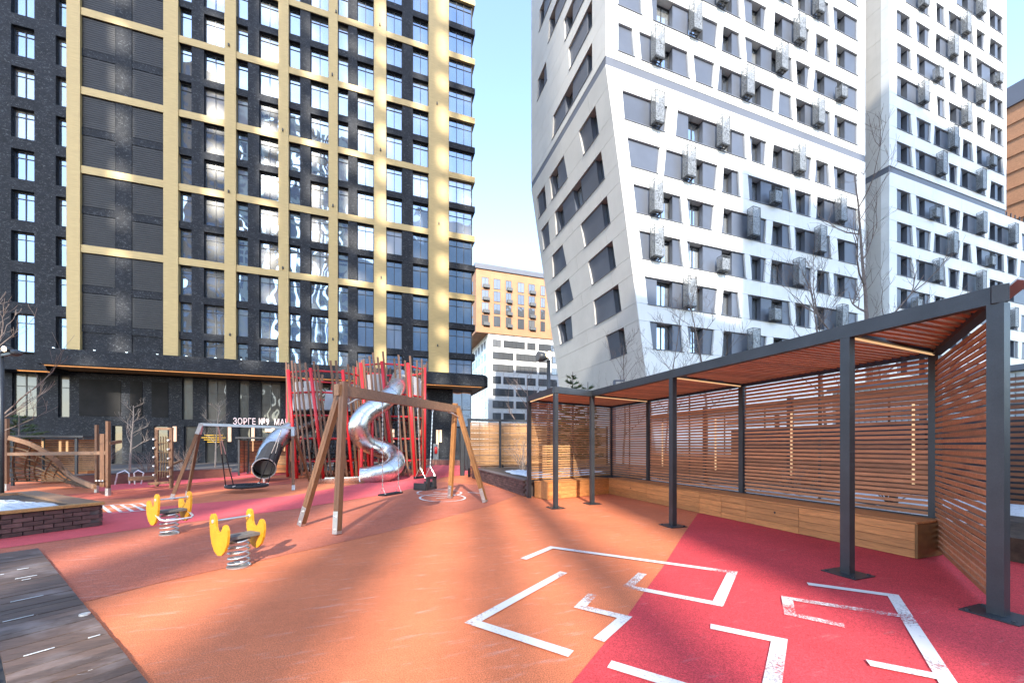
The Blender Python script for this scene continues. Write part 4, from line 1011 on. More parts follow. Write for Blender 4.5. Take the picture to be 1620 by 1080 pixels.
h2, h3 = onbeam(0.56), onbeam(0.715)
cs = (h2 + h3) / 2; cs.z = 0.62; q = 0.19
ts = MB()
for s_ in (-1, 1):
    ts.bar(cs + bd * q * s_ + nn * -0.16 + Vector((0, 0, -0.08)), cs + bd * q * s_ + nn * 0.16 + Vector((0, 0, -0.08)), 0.045, 0.13)
    for z_ in (0.10, -0.14): ts.bar(cs - bd * q + nn * 0.16 * s_ + Vector((0, 0, z_)), cs + bd * q + nn * 0.16 * s_ + Vector((0, 0, z_)), 0.045, 0.055)
    for o_ in ((-1, 1) if s_ < 0 else ()): ts.bar(cs + bd * q * o_ * 0.72 + nn * 0.16 * s_ + Vector((0, 0, -0.15)), cs + bd * q * o_ * 0.62 + nn * 0.16 * s_ + Vector((0, 0, 0.11)), 0.10, 0.045, up=tuple(nn))
ts.bar(cs - bd * q + Vector((0, 0, -0.15)), cs + bd * q + Vector((0, 0, -0.15)), 0.30, 0.05)
ts.build('toddler_seat', 'black_rubber', sw)
for h, s_ in ((h2, -1), (h3, 1)):
    e = cs + bd * q * s_ + Vector((0, 0, 0.10)); chain(sw, h, e + Vector((0, 0, 0.22)))
    for o_ in (-1, 1): MB().tube([e + Vector((0, 0, 0.24)), e + nn * o_ * 0.14], 0.006, 5).build('hanger', 'chain_steel', sw)
for h in (h0, h1, h2, h3): MB().bar(h + Vector((0, 0, 0.0)), h + Vector((0, 0, -0.06)), 0.04, 0.04).build('shackle', 'galvanised', sw)

# ------------------------------------------------------------------ the nest swing
ns = thing('swing', 'nest swing with a steel crossbar and a round black basket seat', 'swing', (-4, 13.5, 0))
gA, gB, gC, gD = gr(271, 790), gr(296, 785), gr(464, 775), gr(492, 766)
uL = at(318, 671, (gA.x * ST + gA.y * CT + gB.x * ST + gB.y * CT) / 2); uR = at(463, 673, 12.7); uR.z = uL.z
for foot, top, w in ((gA, uL, .075), (gB, uL, .065), (gC, uR, .08), (gD, uR, .07)):
    d = (top - foot).normalized(); L = (top - foot).length
    lg = MB().bar(foot + d * 0.03, foot + d * (L - 0.02), w, w).build('leg', 'timber_z', ns)
    MB().bar(foot, foot + d * 0.16, w + 0.012, w + 0.012).build('foot_shoe', 'galvanised', lg)
    MB().bar(foot + d * (L - 0.28), foot + d * (L + 0.02), w + 0.014, w + 0.014).build('head_sleeve', 'galvanised', lg)
MB().bar(uL, uR, 0.075, 0.075).build('crossbar', 'galvanised', ns)
seat_c = at(391, 768, 12.0); sr = 0.54
m = MB(); m.tube([seat_c + Vector((sr * math.cos(a * math.pi / 16), sr * math.sin(a * math.pi / 16), 0)) for a in range(32)], 0.045, 8, closed=True); ring = m.build('nest_ring', 'black_rubber', ns, True)
m = MB()
for i in range(-5, 6):
    c_ = i * sr / 5.6; hw = math.sqrt(max(0, sr * sr - c_ * c_))
    m.tube([seat_c + Vector((-hw, c_, 0)), seat_c + Vector((0, c_, -0.05)), seat_c + Vector((hw, c_, 0))], 0.016, 5); m.tube([seat_c + Vector((c_, -hw, 0)), seat_c + Vector((c_, 0, -0.05)), seat_c + Vector((c_, hw, 0))], 0.016, 5)
m.build('net', 'rope_black', ring)
cl = uL.lerp(uR, 0.16); cr_ = uL.lerp(uR, 0.86)
for hp, sgn in ((cl, -1), (cr_, 1)):
    for a in (0.5, -0.5):
        dirn = (uR - uL).normalized(); e = seat_c + (dirn * math.cos(a) * sgn + Vector((-dirn.y, dirn.x, 0)) * math.sin(a)) * sr
        m = MB(); m.tube([hp + Vector((0, 0, -0.05)), hp.lerp(e, 0.45)], 0.012, 5); m.build('rod', 'chain_steel', ns)
        m = MB(); m.tube([hp.lerp(e, 0.45), e], 0.016, 5); m.build('rope', 'rope_black', ns)
        MB().box(e.x - 0.03, e.x + 0.03, e.y - 0.03, e.y + 0.03, e.z - 0.02, e.z + 0.06).build('rope_clamp', 'fastener', ns)

# ------------------------------------------------------------------ spring riders
def board_outline(flip):
    p = [(-0.185, 0.135), (-0.178, 0.205), (-0.150, 0.240), (-0.112, 0.246), (-0.080, 0.222), (-0.066, 0.170), (-0.062, 0.105), (-0.045, 0.062), (-0.005, 0.045), (0.035, 0.058), (0.058, 0.090), (0.078, 0.125), (0.110, 0.140), (0.145, 0.125), (0.165, 0.085), (0.168, 0.020), (0.150, -0.070), (0.105, -0.150), (0.040, -0.200), (-0.030, -0.205), (-0.095, -0.165), (-0.145, -0.085), (-0.175, 0.020)]
    return [(-x, z) for x, z in reversed(p)] if flip else p
def rider(px, py, label, scale, flip, loop, grp):
    b0 = gr(px, py); b0.z = 0
    axc = Vector((0.44, 0.90)); ax = Vector((axc.x * CT + axc.y * ST, -axc.x * ST + axc.y * CT, 0)).normalized(); pr = Vector((-ax.y, ax.x, 0))
    r = thing('spring_rider', label, 'spring rider', b0, grp); s = scale
    m = MB(); turns = 5.5; hs = 0.34 * s; P = []
    for i in range(int(turns * 18) + 1):
        a = 2 * math.pi * i / 18; rad = 0.105 * s * (1.0 if i > 9 else 1.05); P.append(b0 + Vector((rad * math.cos(a), rad * math.sin(a), 0.015 + hs * i / (turns * 18))))
    m.tube(P, 0.0125 * s, 7); m.build('spring', 'galvanised', r, True)
    MB().tube([b0 + Vector((0, 0, 0.004)), b0 + Vector((0, 0, 0.02))], 0.125 * s, 20).build('base_plate', 'galvanised', r)
    sz = hs + 0.03
    MB().bar(b0 - ax * 0.19 * s + Vector((0, 0, sz)), b0 + ax * 0.19 * s + Vector((0, 0, sz)), 0.20 * s, 0.035 * s).build('seat', 'grey_board', r)
    MB().bar(b0 - ax * 0.06 * s + Vector((0, 0, sz - 0.035)), b0 + ax * 0.06 * s + Vector((0, 0, sz - 0.035)), 0.14 * s, 0.035).build('seat_bracket', 'dark_frame', r)
    ol = board_outline(flip)
    for sg in (-1, 1):
        c = b0 + ax * 0.20 * s * sg + Vector((0, 0, sz + 0.03))
        lo = [c - ax * 0.013 * s + pr * x * s * 1.05 + Vector((0, 0, z * s * 1.05)) for x, z in ol]; hi = [c + ax * 0.013 * s + pr * x * s * 1.05 + Vector((0, 0, z * s * 1.05)) for x, z in ol]
        b = MB().hexa(lo, hi).build('side_board', 'yellow_board', r)
        hp = c + pr * (0.12 if flip else -0.12) * s + Vector((0, 0, 0.17 * s))
        MB().tube([hp - ax * 0.02 * s, hp + ax * 0.02 * s], 0.022 * s, 10).build('handle_cap', 'fastener', b)
    hz = pr * (0.12 if flip else -0.12) * s + Vector((0, 0, sz + 0.03 + 0.17 * s))
    MB().tube([b0 - ax * 0.21 * s + hz, b0 + ax * 0.21 * s + hz], 0.013 * s, 8).build('handle_bar', 'galvanised', r)
    if loop:
        e = b0 + Vector((0, 0, sz - 0.03)) - pr * 0.10 * s
        m = MB(); Q = [(-0.2, -0.0, 0), (-0.2, -0.14, -0.06), (-0.15, -0.19, -0.08), (0.15, -0.19, -0.08), (0.2, -0.14, -0.06), (0.2, 0.0, 0.0)]
        m.tube([e + ax * x * s + pr * y * s + Vector((0, 0, z * s)) for x, y, z in Q], 0.015 * s, 8); m.build('foot_loop', 'fastener', r, True)
    return r
rider(378, 896, 'near yellow spring rider on a tall coil spring', 1.0, True, False, 'spring riders')
rider(268, 845, 'farther yellow spring rider with a white tube foot loop', 1.05, False, True, 'spring riders')

# ------------------------------------------------------------------ twin slat towers with slides
def dep(v): return v.x * ST + v.y * CT
def slat_tower(cx, cy, rb, rt, H, label, seed, nposts, nslats, zfloor, tw):
    rnd = random.Random(seed)
    r = thing('play_tower', label, 'play tower', (cx, cy, 0))
    def P(a, z, k=1.0):
        f = z / H; rad = (rb + (rt - rb) * f) * k; a2 = a + tw * (1 - f)
        return Vector((cx + rad * math.cos(a2), cy + rad * math.sin(a2), z))
    for i in range(nposts):
        a = 2 * math.pi * (i + 0.3) / nposts
        m = MB(); m.tube([P(a, 0.01, 1.07), P(a, H, 1.07)], 0.068, 8); m.build('red_post', 'red_paint', r, True)
    for z in (0.75, 1.75, 2.75, 3.75, H - 0.08):
        m = MB(); m.tube([P(2 * math.pi * (i + 0.3) / nposts, z) for i in range(nposts)], 0.042, 6, closed=True); m.build('red_ring', 'red_paint', r)
    for i in range(nslats):
        a = 2 * math.pi * (i + rnd.uniform(-.15, .15)) / nslats
        z1 = H + rnd.uniform(0.05, 0.45); tl = rnd.uniform(-0.07, 0.07); a2 = a + tl
        p, q = P(a + tl * 0.5, rnd.uniform(0.03, 0.18), 1.04), P(a2, z1, 1.05)
        rad = (p + q) / 2 - Vector((cx, cy, 0)); rad.z = 0
        MB().bar(p, q, 0.085, 0.034, up=tuple(rad.normalized())).build('slat', 'slat_z', r)
    for z in zfloor:
        m = MB(); m.slab([P(2 * math.pi * i / 16, z, 0.93) for i in range(16)], z - 0.05, z); m.build('platform', 'black_rubber', r)
    m = MB()
    for i in range(14):
        a = 2 * math.pi * i / 14
        m.tube([P(a, zfloor[-1] * 0.05, 0.85), P(a + 0.5, zfloor[-1], 0.85)], 0.014, 4); m.tube([P(a, zfloor[-1] * 0.05, 0.85), P(a - 0.5, zfloor[-1], 0.85)], 0.014, 4)
    for z in (0.5, 1.0, 1.5, 2.0, 2.5):
        m.tube([P(2 * math.pi * i / 18, z, 0.85) for i in range(18)], 0.014, 4, closed=True)
    for k in range(14):
        a, b = rnd.uniform(0, 6.28), rnd.uniform(0, 6.28); z = rnd.uniform(0.4, 2.6)
        m.tube([P(a, z, 0.85), P(b, z + rnd.uniform(-.5, .5), 0.85)], 0.012, 4)
    m.build('climbing_net', 'rope_black', r)
    # pale sheet panels round the upper platform
    for i in range(14):
        if i % 3 == 1: continue
        a0, a1 = 2 * math.pi * i / 14 + 0.02, 2 * math.pi * (i + 1) / 14 - 0.02; z0, z1 = zfloor[-1] + 0.05, H - 0.5
        MB().hexa([P(a0, z0, 0.90), P(a1, z0, 0.90), P(a1, z0, 0.915), P(a0, z0, 0.915)], [P(a0, z1, 0.90), P(a1, z1, 0.90), P(a1, z1, 0.915), P(a0, z1, 0.915)]).build('sheet_panel', 'cloudy_sheet', r)
    return r, P
c1, c2 = at(522, 700, 18.2), at(621, 700, 18.5)
slat_tower(c1.x, c1.y, 1.62, 1.72, 4.75, 'left round play tower of brown slats on red posts', 1, 9, 38, (1.2, 3.0), 0.28)
slat_tower(c2.x, c2.y, 1.42, 1.53, 5.15, 'taller right round play tower of brown slats with the spiral slide', 2, 9, 36, (1.2, 3.55), 0.30)
def smooth(P, n=6):
    out = []
    for i in range(len(P) - 1):
        p0, p1, p2, p3 = P[max(i - 1, 0)], P[i], P[i + 1], P[min(i + 2, len(P) - 1)]
        for k in range(n):
            t = k / n; out.append(0.5 * ((2 * p1) + (p2 - p0) * t + (2 * p0 - 5 * p1 + 4 * p2 - p3) * t * t + (3 * p1 - p0 - 3 * p2 + p3) * t ** 3))
    out.append(P[-1]); return out
ss = thing('spiral_slide', 'polished steel spiral tube slide winding down the right play tower', 'slide', (c2.x, c2.y - 2.2, 0))
sp = [at(*p) for p in ((634, 596, 18.0), (629, 609, 17.3), (618, 625, 16.5), (598, 641, 15.9), (577, 656, 15.5), (567, 676, 15.3), (576, 697, 15.7), (598, 708, 16.3), (618, 717, 16.4), (626, 731, 15.9), (613, 745, 15.35), (590, 752, 15.05), (572, 754.5, 14.95))]
sm = smooth(sp, 7)
m = MB(); m.tube(sm, 0.385, 20, cap=False); m.build('tube', 'slide_steel', ss, True)
for i in range(4, len(sm) - 2, 5):
    p = sm[i]; d = (sm[i + 1] - sm[i - 1]).normalized()
    m = MB(); m.tube([p - d * 0.022, p + d * 0.022], 0.397, 20, cap=False); m.build('seam_flange', 'slide_steel', ss)
tr = [sm[-1], at(550, 756, 14.9), at(530, 756.5, 14.85), at(508, 757, 14.8)]
m = MB(); m.tube(tr, 0.36, 14, cap=False, arc=(math.pi * 0.98, 2.02 * math.pi)); m.tube(tr, 0.345, 14, cap=False, arc=(math.pi * 0.98, 2.02 * math.pi)); m.build('run_out', 'slide_steel', ss, True)
for p in (tr[1], tr[2]):
    MB().tube([(p.x, p.y, 0.0), (p.x, p.y, p.z - 0.34)], 0.04, 8).build('support', 'red_paint', ss)
for i, h in ((24, 0), (40, 0), (56, 0), (72, 0)):
    p = sm[i] + Vector((0, 0.0, -0.37)); MB().tube([(p.x, p.y, 0), (p.x, p.y, p.z)], 0.06, 8).build('support', 'red_paint', ss)
t2 = thing('tube_slide', 'straight steel tube slide with an open dark mouth beside the nest swing', 'slide', at(419, 759, 16.0) * 1.0)
t2.location.z = 0
tp = smooth([at(418, 741, 14.95), at(420, 735, 15.5), at(428, 711, 16.15), at(444, 691, 16.75), at(466, 678, 17.3), at(492, 667, 17.9), at(512, 655, 18.2)], 6)
m = MB(); m.tube(tp, 0.40, 20, cap=False); m.tube(tp, 0.38, 20, cap=False); m.build('tube', 'slide_steel', t2, True)
d = (tp[1] - tp[0]).normalized()
m = MB(); m.tube([tp[3] , tp[14]], 0.37, 16); m.build('inner_shade_plug', 'black_rubber', t2)  # black plug stands in for the shade inside the tube
m = MB(); u = d.cross(Vector((0, 0, 1))).normalized(); v_ = u.cross(d)
m.tube([tp[0] + (u * math.cos(a * math.pi / 12) + v_ * math.sin(a * math.pi / 12)) * 0.40 for a in range(24)], 0.022, 6, closed=True); m.build('rim', 'galvanised', t2)
for i in (8, 14, 20, 26):
    dd = (tp[i + 1] - tp[i - 1]).normalized(); m = MB(); m.tube([tp[i] - dd * 0.02, tp[i] + dd * 0.02], 0.412, 20, cap=False); m.build('seam_flange', 'slide_steel', t2)
p = tp[0]; MB().tube([(p.x, p.y, 0), (p.x, p.y, p.z - 0.38)], 0.05, 8).build('support', 'galvanised', t2)

# ------------------------------------------------------------------ climbing net frame, posts, booths, low walls on the left
cn = thing('climbing_frame', 'timber climbing frame with a sagging rope net and curved boards', 'climbing frame', (-9, 14, 0))
def zpost(px, ybase, ytop, w, mat='timber_z', dpt=None):
    b = gr(px, ybase) if dpt is None else at(px, HOR + EYE * FPX / dpt, dpt); D_ = dep(b); zt_ = EYE + (HOR - ytop) / FPX * D_
    o = MB().bar((b.x, b.y, 0.03), (b.x, b.y, zt_), w, w, up=(ST, CT, 0)).build('post', mat, cn)
    MB().bar((b.x, b.y, 0.0), (b.x, b.y, 0.22), w + 0.012, w + 0.012, up=(ST, CT, 0)).build('foot_shoe', 'galvanised', o)
    return b, zt_
pa, za = zpost(11, 776, 662, 0.075); pb, zb2 = zpost(171, 784, 666, 0.075); pc, zc = zpost(153, 779, 672, 0.065)
d1 = dep(pa); d2 = dep(pb)
MB().bar(at(12, 718, d1), at(168, 716, d2), 0.05, 0.10).build('top_board', 'timber_x', cn)
cv = smooth([at(14, 692, d1 - 0.2), at(50, 703, d1 - .1), at(84, 724, d1 + 0.1), at(112, 752, d1 + .2), at(150, 770, d2 - 0.2)], 5)
m = MB()
for a, b in zip(cv[:-1], cv[1:]): m.bar(a, b, 0.06, 0.13)
m.build('curved_board', 'timber_x', cn)
MB().bar(at(162, 686, d2), at(162, 770, d2), 0.13, 0.03, up=(ST, CT, 0)).build('panel', 'timber_z', cn)
MB().bar(at(172, 701, d2), at(191, 698, d2 + 0.5), 0.06, 0.09).build('side_rail', 'timber_x', cn)
m = MB()
NU, NV = 9, 8
def netp(u, v):
    a = cv[int(u * (len(cv) - 1))]; lo = at(12 + 125 * u, 772 - 6 * u + 0, d1 + 0.9); lo.z = 0.22
    p = a.lerp(lo, v); p.z -= 0.12 * math.sin(math.pi * v); p += Vector((-.3, .3, 0)) * math.sin(math.pi * v); return p
for i in range(NU): m.tube([netp(i / (NU - 1), v / 6) for v in range(7)], 0.024, 5)
for j in range(NV): m.tube([netp(u / 10, j / (NV - 1)) for u in range(11)], 0.024, 5)
m.build('rope_net', 'net_rope', cn)
for px in (152, 157, 162): MB().tube([at(px, 760, d2 - 0.12), at(px, 760, d2 - 0.05)], 0.022, 8).build('bolt', 'fastener', cn)

bf = thing('balance_frame', 'pair of bolted timber posts with rope steps by the brick wall', 'climbing frame', (-8, 17, 0))
for px, yb, yt in ((248, 769, 676), (271, 772, 677)):
    b = gr(px, yb); D_ = dep(b); zt_ = EYE + (HOR - yt) / FPX * D_
    o = MB().bar((b.x, b.y, 0.0), (b.x, b.y, zt_), 0.085, 0.085).build('post', 'timber_z', bf)
    for k in range(5):
        zz = zt_ * (0.2 + 0.15 * k); MB().tube([(b.x - 0.03, b.y - 0.07, zz), (b.x - 0.05, b.y - 0.12, zz)], 0.03, 8).build('bolt', 'fastener', o)
D_ = dep(gr(260, 770))
MB().bar(at(247, 678, D_), at(273, 678, D_), 0.10, 0.08).build('top_board', 'timber_x', bf)
m = MB()
for px in (254, 258, 262, 266): m.tube([at(px, 690, D_), at(px + 1, 725, D_), at(px - 1, 755, D_)], 0.018, 5)
for y in (700, 715, 730, 745): m.tube([at(249, y, D_), at(270, y + 1, D_)], 0.018, 5)
m.build('rope_step', 'net_rope', bf)
MB().bar(at(270, 735, D_), at(287, 728, D_ + 0.6), 0.08, 0.06).build('arm', 'timber_x', bf)
MB().bar(at(234, 765, D_ - 0.2), at(275, 762, D_ + 0.3), 0.12, 0.08).build('balance_board', 'timber_x', bf)

def booth(px0, px1, ybase, ytop, label, lights, seat):
    b0, b1 = gr(px0, ybase), gr(px1, ybase); d0 = dep(b0); zt_ = EYE + (HOR - ytop) / FPX * d0
    x0, x1, y0 = b0.x, fx(px1, b0.y), b0.y; dp = 1.3
    r = thing('slatted_booth', label, 'shelter', ((x0 + x1) / 2, y0, 0), 'slatted booths')
    for x, yy in ((x0, y0), (x1, y0), (x0, y0 + dp), (x1, y0 + dp)): MB().box(x - 0.035, x + 0.035, yy - 0.035, yy + 0.035, 0, zt_ - 0.071).build('post', 'pergola_steel', r)
    MB().box(x0 - 0.12, x1 + 0.25, y0 - 0.12, y0 + dp + 0.1, zt_ - 0.07, zt_).build('roof', 'pergola_steel', r)
    slat_wall(r, V2(x0, y0 + dp), V2(x1, y0 + dp), 0.12, zt_ - 0.13, 0.075, 0.055, 0.03, 'larch_x', margin=0.075, battens=2)
    slat_wall(r, V2(x0, y0), V2(x0, y0 + dp), 0.12, zt_ - 0.13, 0.075, 0.055, 0.03, 'cedar_y', margin=0.075)
    for i in range(3): MB().box(x0 + 0.3, x1 - 0.1, y0 + dp - 0.55, y0 + dp - 0.53, 0.05 + 0.13 * i, 0.17 + 0.13 * i).build('bench_board', 'bench_x', r)
    MB().box(x0 + 0.3, x1 - 0.1, y0 + dp - 0.528, y0 + dp - 0.1, 0.05, 0.44).build('bench_box', 'bench_x', r)
    for px in lights:
        x = fx(px, y0 + dp - 0.05); MB().box(x - 0.025, x + 0.025, y0 + dp - 0.07, y0 + dp - 0.03, zt_ * 0.62, zt_ - 0.2).build('light_strip', 'warm_led', r)
booth(20, 121, 768, 688, 'left slatted booth behind the rope net with glowing strips', (67, 95, 106), 1)
booth(378, 468, 752, 691, 'slatted booth with a timber bench below the entrance lettering', (400, 450), 1)
def lowwall(a, b, h, label, w=0.4):
    a, b = Vector((a.x, a.y, 0)), Vector((b.x, b.y, 0)); d = (b - a).normalized(); n = Vector((-d.y, d.x, 0)) * w
    o = thing('brick_wall', label, 'wall', (a + b) / 2)
    MB().slab([a, b, b + n, a + n], 0, h - 0.05).build('wall_body', 'low_brick', o)
    MB().slab([a - n * 0.05, b - n * 0.05, b + n * 1.05, a + n * 1.05], h - 0.047, h).build('coping', 'mortar', o)
lowwall(gr(118, 770), gr(366, 754), 0.42, 'low red brick wall behind the timber posts on the left')
lowwall(gr(640, 735), gr(741, 736), 0.42, 'low red brick wall at the foot of the dark tower on the right')
MB().bar(gr(203, 757, 0.47), gr(246, 755, 0.47), 0.35, 0.10).build('wall_seat', 'timber_x', None); tag(bpy.data.objects['wall_seat'], 'short timber seat on the low brick wall behind the posts', 'seat')
bpy.data.objects['wall_seat']
hr = thing('hoop_rail', 'white bent hoop rail around the young tree', 'railing', gr(208, 766))
m = MB(); hc = gr(208, 766)
for s_ in (-0.38, 0.38):
    m.tube([hc + Vector((s_ - .1, 0, 0)), hc + Vector((s_ - 0.02, 0, 0.42)), hc + Vector((s_ * 0.5, 0, 0.52)), hc + Vector((s_ * 0.2, 0, 0.42)), hc + Vector((s_ * 0.2 + .02, 0, 0))], 0.022, 6)
m.build('hoop', 'fastener', hr)
fe = gr(689, 731); fe = Vector((D(689), WD - 0.35, 0))
ex = thing('fire_extinguisher', 'red fire extinguisher hanging on a stand by the dark tower', 'extinguisher', fe)
m = MB(); m.tube([fe + Vector((0, 0, 0.62)), fe + Vector((0, 0, 0.68)), fe + Vector((0, 0, 1.2)), fe + Vector((0, 0, 1.32))], [0.10, 0.15, 0.15, 0.06], 12); m.build('cylinder', 'extinguisher', ex, True)
MB().box(fe.x - 0.25, fe.x + 0.25, fe.y + 0.16, fe.y + 0.2, 0, 1.6).build('stand', 'galvanised', ex)
MB().tube([fe + Vector((0, 0, 1.3)), fe + Vector((0, 0, 1.45)), fe + Vector((0.1, 0, 1.45))], 0.035, 6).build('valve', 'dark_frame', ex)
for px, lab in ((731, 'thin dark steel post by the fence end, the left one of two'), (737.5, 'thin dark steel post by the fence end, the right one of two')):
    b = gr(px, 752 if px < 735 else 744); o = MB().box(b.x - 0.09, b.x + 0.09, b.y - 0.09, b.y + 0.09, 0, 2.45).build('steel_post', 'pergola_steel'); tag(o, lab, 'post')

# ------------------------------------------------------------------ lamp posts
def lamp_post(px, d, ytop, label, heads, w=0.13):
    b = at(px, HOR, d); b.z = 0; zt_ = EYE + (HOR - ytop) / FPX * d
    r = thing('lamp_post', label, 'lamp', b)
    MB().tube([(b.x, b.y, 0), (b.x, b.y, zt_)], w / 2, 12).build('pole', 'pergola_steel', r, True)
    for (hx, hy, lit, s_) in heads:
        c = at(hx, hy, d - 0.15)
        vd = Vector((-ST, -CT, -0.12)).normalized(); sd_ = vd.cross(Vector((0, 0, 1))).normalized()
        if not lit: vd = (vd * 0.4 - sd_ * -0.9).normalized()
        h = MB(); h.tube([c - vd * 0.26 * s_, c - vd * 0.1 * s_, c + vd * 0.1 * s_], [0.10 * s_, 0.17 * s_, 0.18 * s_], 14); hd = h.build('floodlight', 'dark_frame', r, True)
        MB().tube([c + vd * 0.102 * s_, c + vd * 0.112 * s_], 0.15 * s_, 14).build('lens', 'lamp_bulb' if lit else 'basket_grey', hd)
        MB().bar(c, (b.x, b.y, c.z - 0.02), 0.05, 0.05).build('bracket', 'dark_frame', r)
lamp_post(868, 16.5, 570, 'dark lamp post with two floodlights rising behind the pergola', ((855, 564, False, 1.2), (868.5, 561, True, 0.9)), 0.16)
lamp_post(2, 8.2, 548, 'dark lamp post with a lit floodlight at the left edge', ((10, 552, True, 0.36), (24, 558, False, 0.4)), 0.085)
tl = thing('street_light', 'slim grey street light with a short flat arm above the pergola', 'lamp', (at(972, HOR, 19).x, at(972, HOR, 19).y, 0))
b = at(972, 700, 19); zt_ = at(972, 602, 19).z
MB().box(b.x - 0.05, b.x + 0.05, b.y - 0.05, b.y + 0.05, 0, zt_).build('pole', 'band_metal', tl)
MB().bar(at(971, 602, 19), at(988, 602, 19), 0.1, 0.06).build('arm', 'band_metal', tl)

# ------------------------------------------------------------------ right edge: hoarding and site cabin behind the pergola
hd = thing('hoarding', 'dark site hoarding panel right of the pergola end post', 'fence', (12.6, 2, 0))
for i in range(8): MB().box(12.5, 12.56, -3.5 + 1.8 * i, -1.715 + 1.8 * i, 0.0, 2.0).build('panel', 'hoarding', hd)
for i in range(8): MB().box(12.40, 12.495, -3.56 + 1.8 * i, -3.46 + 1.8 * i, 0.0, 2.5).build('post', 'dark_frame', hd)
MB().box(12.44, 12.5, -3.5, 11, 2.2, 2.32).build('rail', 'dark_frame', hd)
sc_ = thing('site_cabin', 'pale corrugated site cabin behind the dark hoarding', 'cabin', (16, 3, 0))
m = MB(); m.box(15.05, 19, -2, 9, 0, 3.3)
for i in range(70): m.box(15.0, 15.05, -2 + i * 0.157, -1.92 + i * 0.157, 0.1, 3.25)
m.build('wall', 'corrugated', sc_); MB().box(14.9, 19.1, -2.1, 9.1, 3.303, 3.45).build('roof', 'band_metal', sc_)

# ------------------------------------------------------------------ trees and shrubs
def bare_tree(x, y, h, label, seed, mat='bark', tr=0.07, spread=0.5, z0=0.0, start=0.25, depth=4, nb=9, grp='bare young trees'):
    rnd = random.Random(seed); r = thing('bare_tree', label, 'tree', (x, y, z0), grp)
    base_ = Vector((x, y, z0)); trunk = MB(); P = [base_]; dirn = Vector((rnd.uniform(-.04, .04), rnd.uniform(-.04, .04), 1))
    n = 10
    for i in range(n):
        dirn += Vector((rnd.uniform(-.06, .06), rnd.uniform(-.06, .06), 0)); dirn.normalize(); P.append(P[-1] + dirn * h / n)
    trunk.tube(P, [tr * (1 - 0.85 * i / n) + 0.004 for i in range(n + 1)], 7); trunk.build('trunk', mat, r, True)
    cw = MB()
    def grow(p, d, L, rad, lev):
        n_ = 4; Q = [p]
        for i in range(n_):
            d = (d + Vector((rnd.uniform(-.22, .22), rnd.uniform(-.22, .22), rnd.uniform(-.02, .22)))).normalized(); Q.append(Q[-1] + d * L / n_)
        cw.tube(Q, [max(0.0035, rad * (1 - 0.7 * i / n_)) for i in range(n_ + 1)], 5 if lev < 2 else 3, cap=False)
        if lev < depth - 1:
            for k in range(4 if lev == 0 else 3):
                i = rnd.randint(1, n_); a = rnd.uniform(0, 6.28)
                dd = (d * 0.75 + Vector((math.cos(a), math.sin(a), rnd.uniform(-.1, .5))) * 0.62).normalized()
                grow(Q[i], dd, L * rnd.uniform(0.45, 0.68), max(0.0035, rad * 0.5), lev + 1)
    for k in range(nb):
        f = start + (0.97 - start) * k / (nb - 1); i = f * n; p = P[int(i)].lerp(P[min(n, int(i) + 1)], i - int(i))
        a = k * 2.4 + rnd.uniform(-.4, .4); up = rnd.uniform(0.5, 1.1)
        L = h * spread * (1.05 - 0.72 * f) * rnd.uniform(0.75, 1.1)
        grow(p, Vector((math.cos(a), math.sin(a), up)).normalized(), L, tr * (0.55 - 0.38 * f), 0)
    cw.build('crown', mat, r, True); return r
for i, (px, d, yt, tr_, spd, z0, lab, start) in enumerate((
    (1376, 13.0, 262, 0.10, 0.36, 0.30, 'tall bare tree standing in the gap between the white towers', 0.28),
    (1117, 14.5, 462, 0.05, 0.40, 0.30, 'bare tree above the middle of the pergola roof', 0.35),
    (1312, 12.0, 430, 0.05, 0.38, 0.30, 'forked bare tree left of the tall tree above the pergola', 0.35),
    (1052, 16.0, 500, 0.04, 0.42, 0.30, 'slim bare tree left of the middle tree above the pergola', 0.3),
    (985, 20.0, 545, 0.06, 0.45, 0.0, 'spreading bare tree beside the leaning corner of the white tower', 0.3),
    (838, 24.0, 590, 0.07, 0.5, 0.0, 'bare tree in front of the far white floors above the light fence', 0.25),
    (205, 16.5, 640, 0.045, 0.35, 0.0, 'young bare tree ringed by the white hoop rail', 0.4),
    (340, 20.5, 640, 0.045, 0.35, 0.0, 'young bare tree in front of the yellow pendant lamp', 0.35),
    (-75, 8.0, 480, 0.06, 0.55, 0.37, 'bare tree at the left edge whose twigs cross the canopy', 0.2))):
    p = at(px, HOR, d); zt_ = EYE + (HOR - yt) / FPX * d
    bare_tree(p.x, p.y, zt_ - z0, lab, 100 + i, 'bark_pale' if px in (205, 340) else 'bark', tr_, spd, z0, start, depth=4 if px > 900 or px < 0 else 3)
def shrub(x, y, h, w, label, seed, z0=0.0, n=26):
    rnd = random.Random(seed); r = thing('bare_shrub', label, 'shrub', (x, y, z0), 'bare shrubs'); m = MB()
    for i in range(n):
        a = rnd.uniform(0, 6.28); d = Vector((math.cos(a) * rnd.uniform(.1, .7), math.sin(a) * rnd.uniform(.1, .7), 1)).normalized(); p = Vector((x + rnd.uniform(-.1, .1) * w, y + rnd.uniform(-.1, .1) * w, z0)); Q = [p]
        for k in range(5):
            d = (d + Vector((rnd.uniform(-.25, .25), rnd.uniform(-.25, .25), -.05))).normalized(); Q.append(Q[-1] + d * h / 5)
            if k > 1:
                e = (d + Vector((rnd.uniform(-.9, .9), rnd.uniform(-.9, .9), .1))).normalized(); m.tube([Q[-1], Q[-1] + e * h * 0.25], 0.004, 3, cap=False)
        m.tube(Q, [0.011, .01, .009, .007, .005, .003], 4, cap=False)
    m.build('twigs', 'bark', r); return r
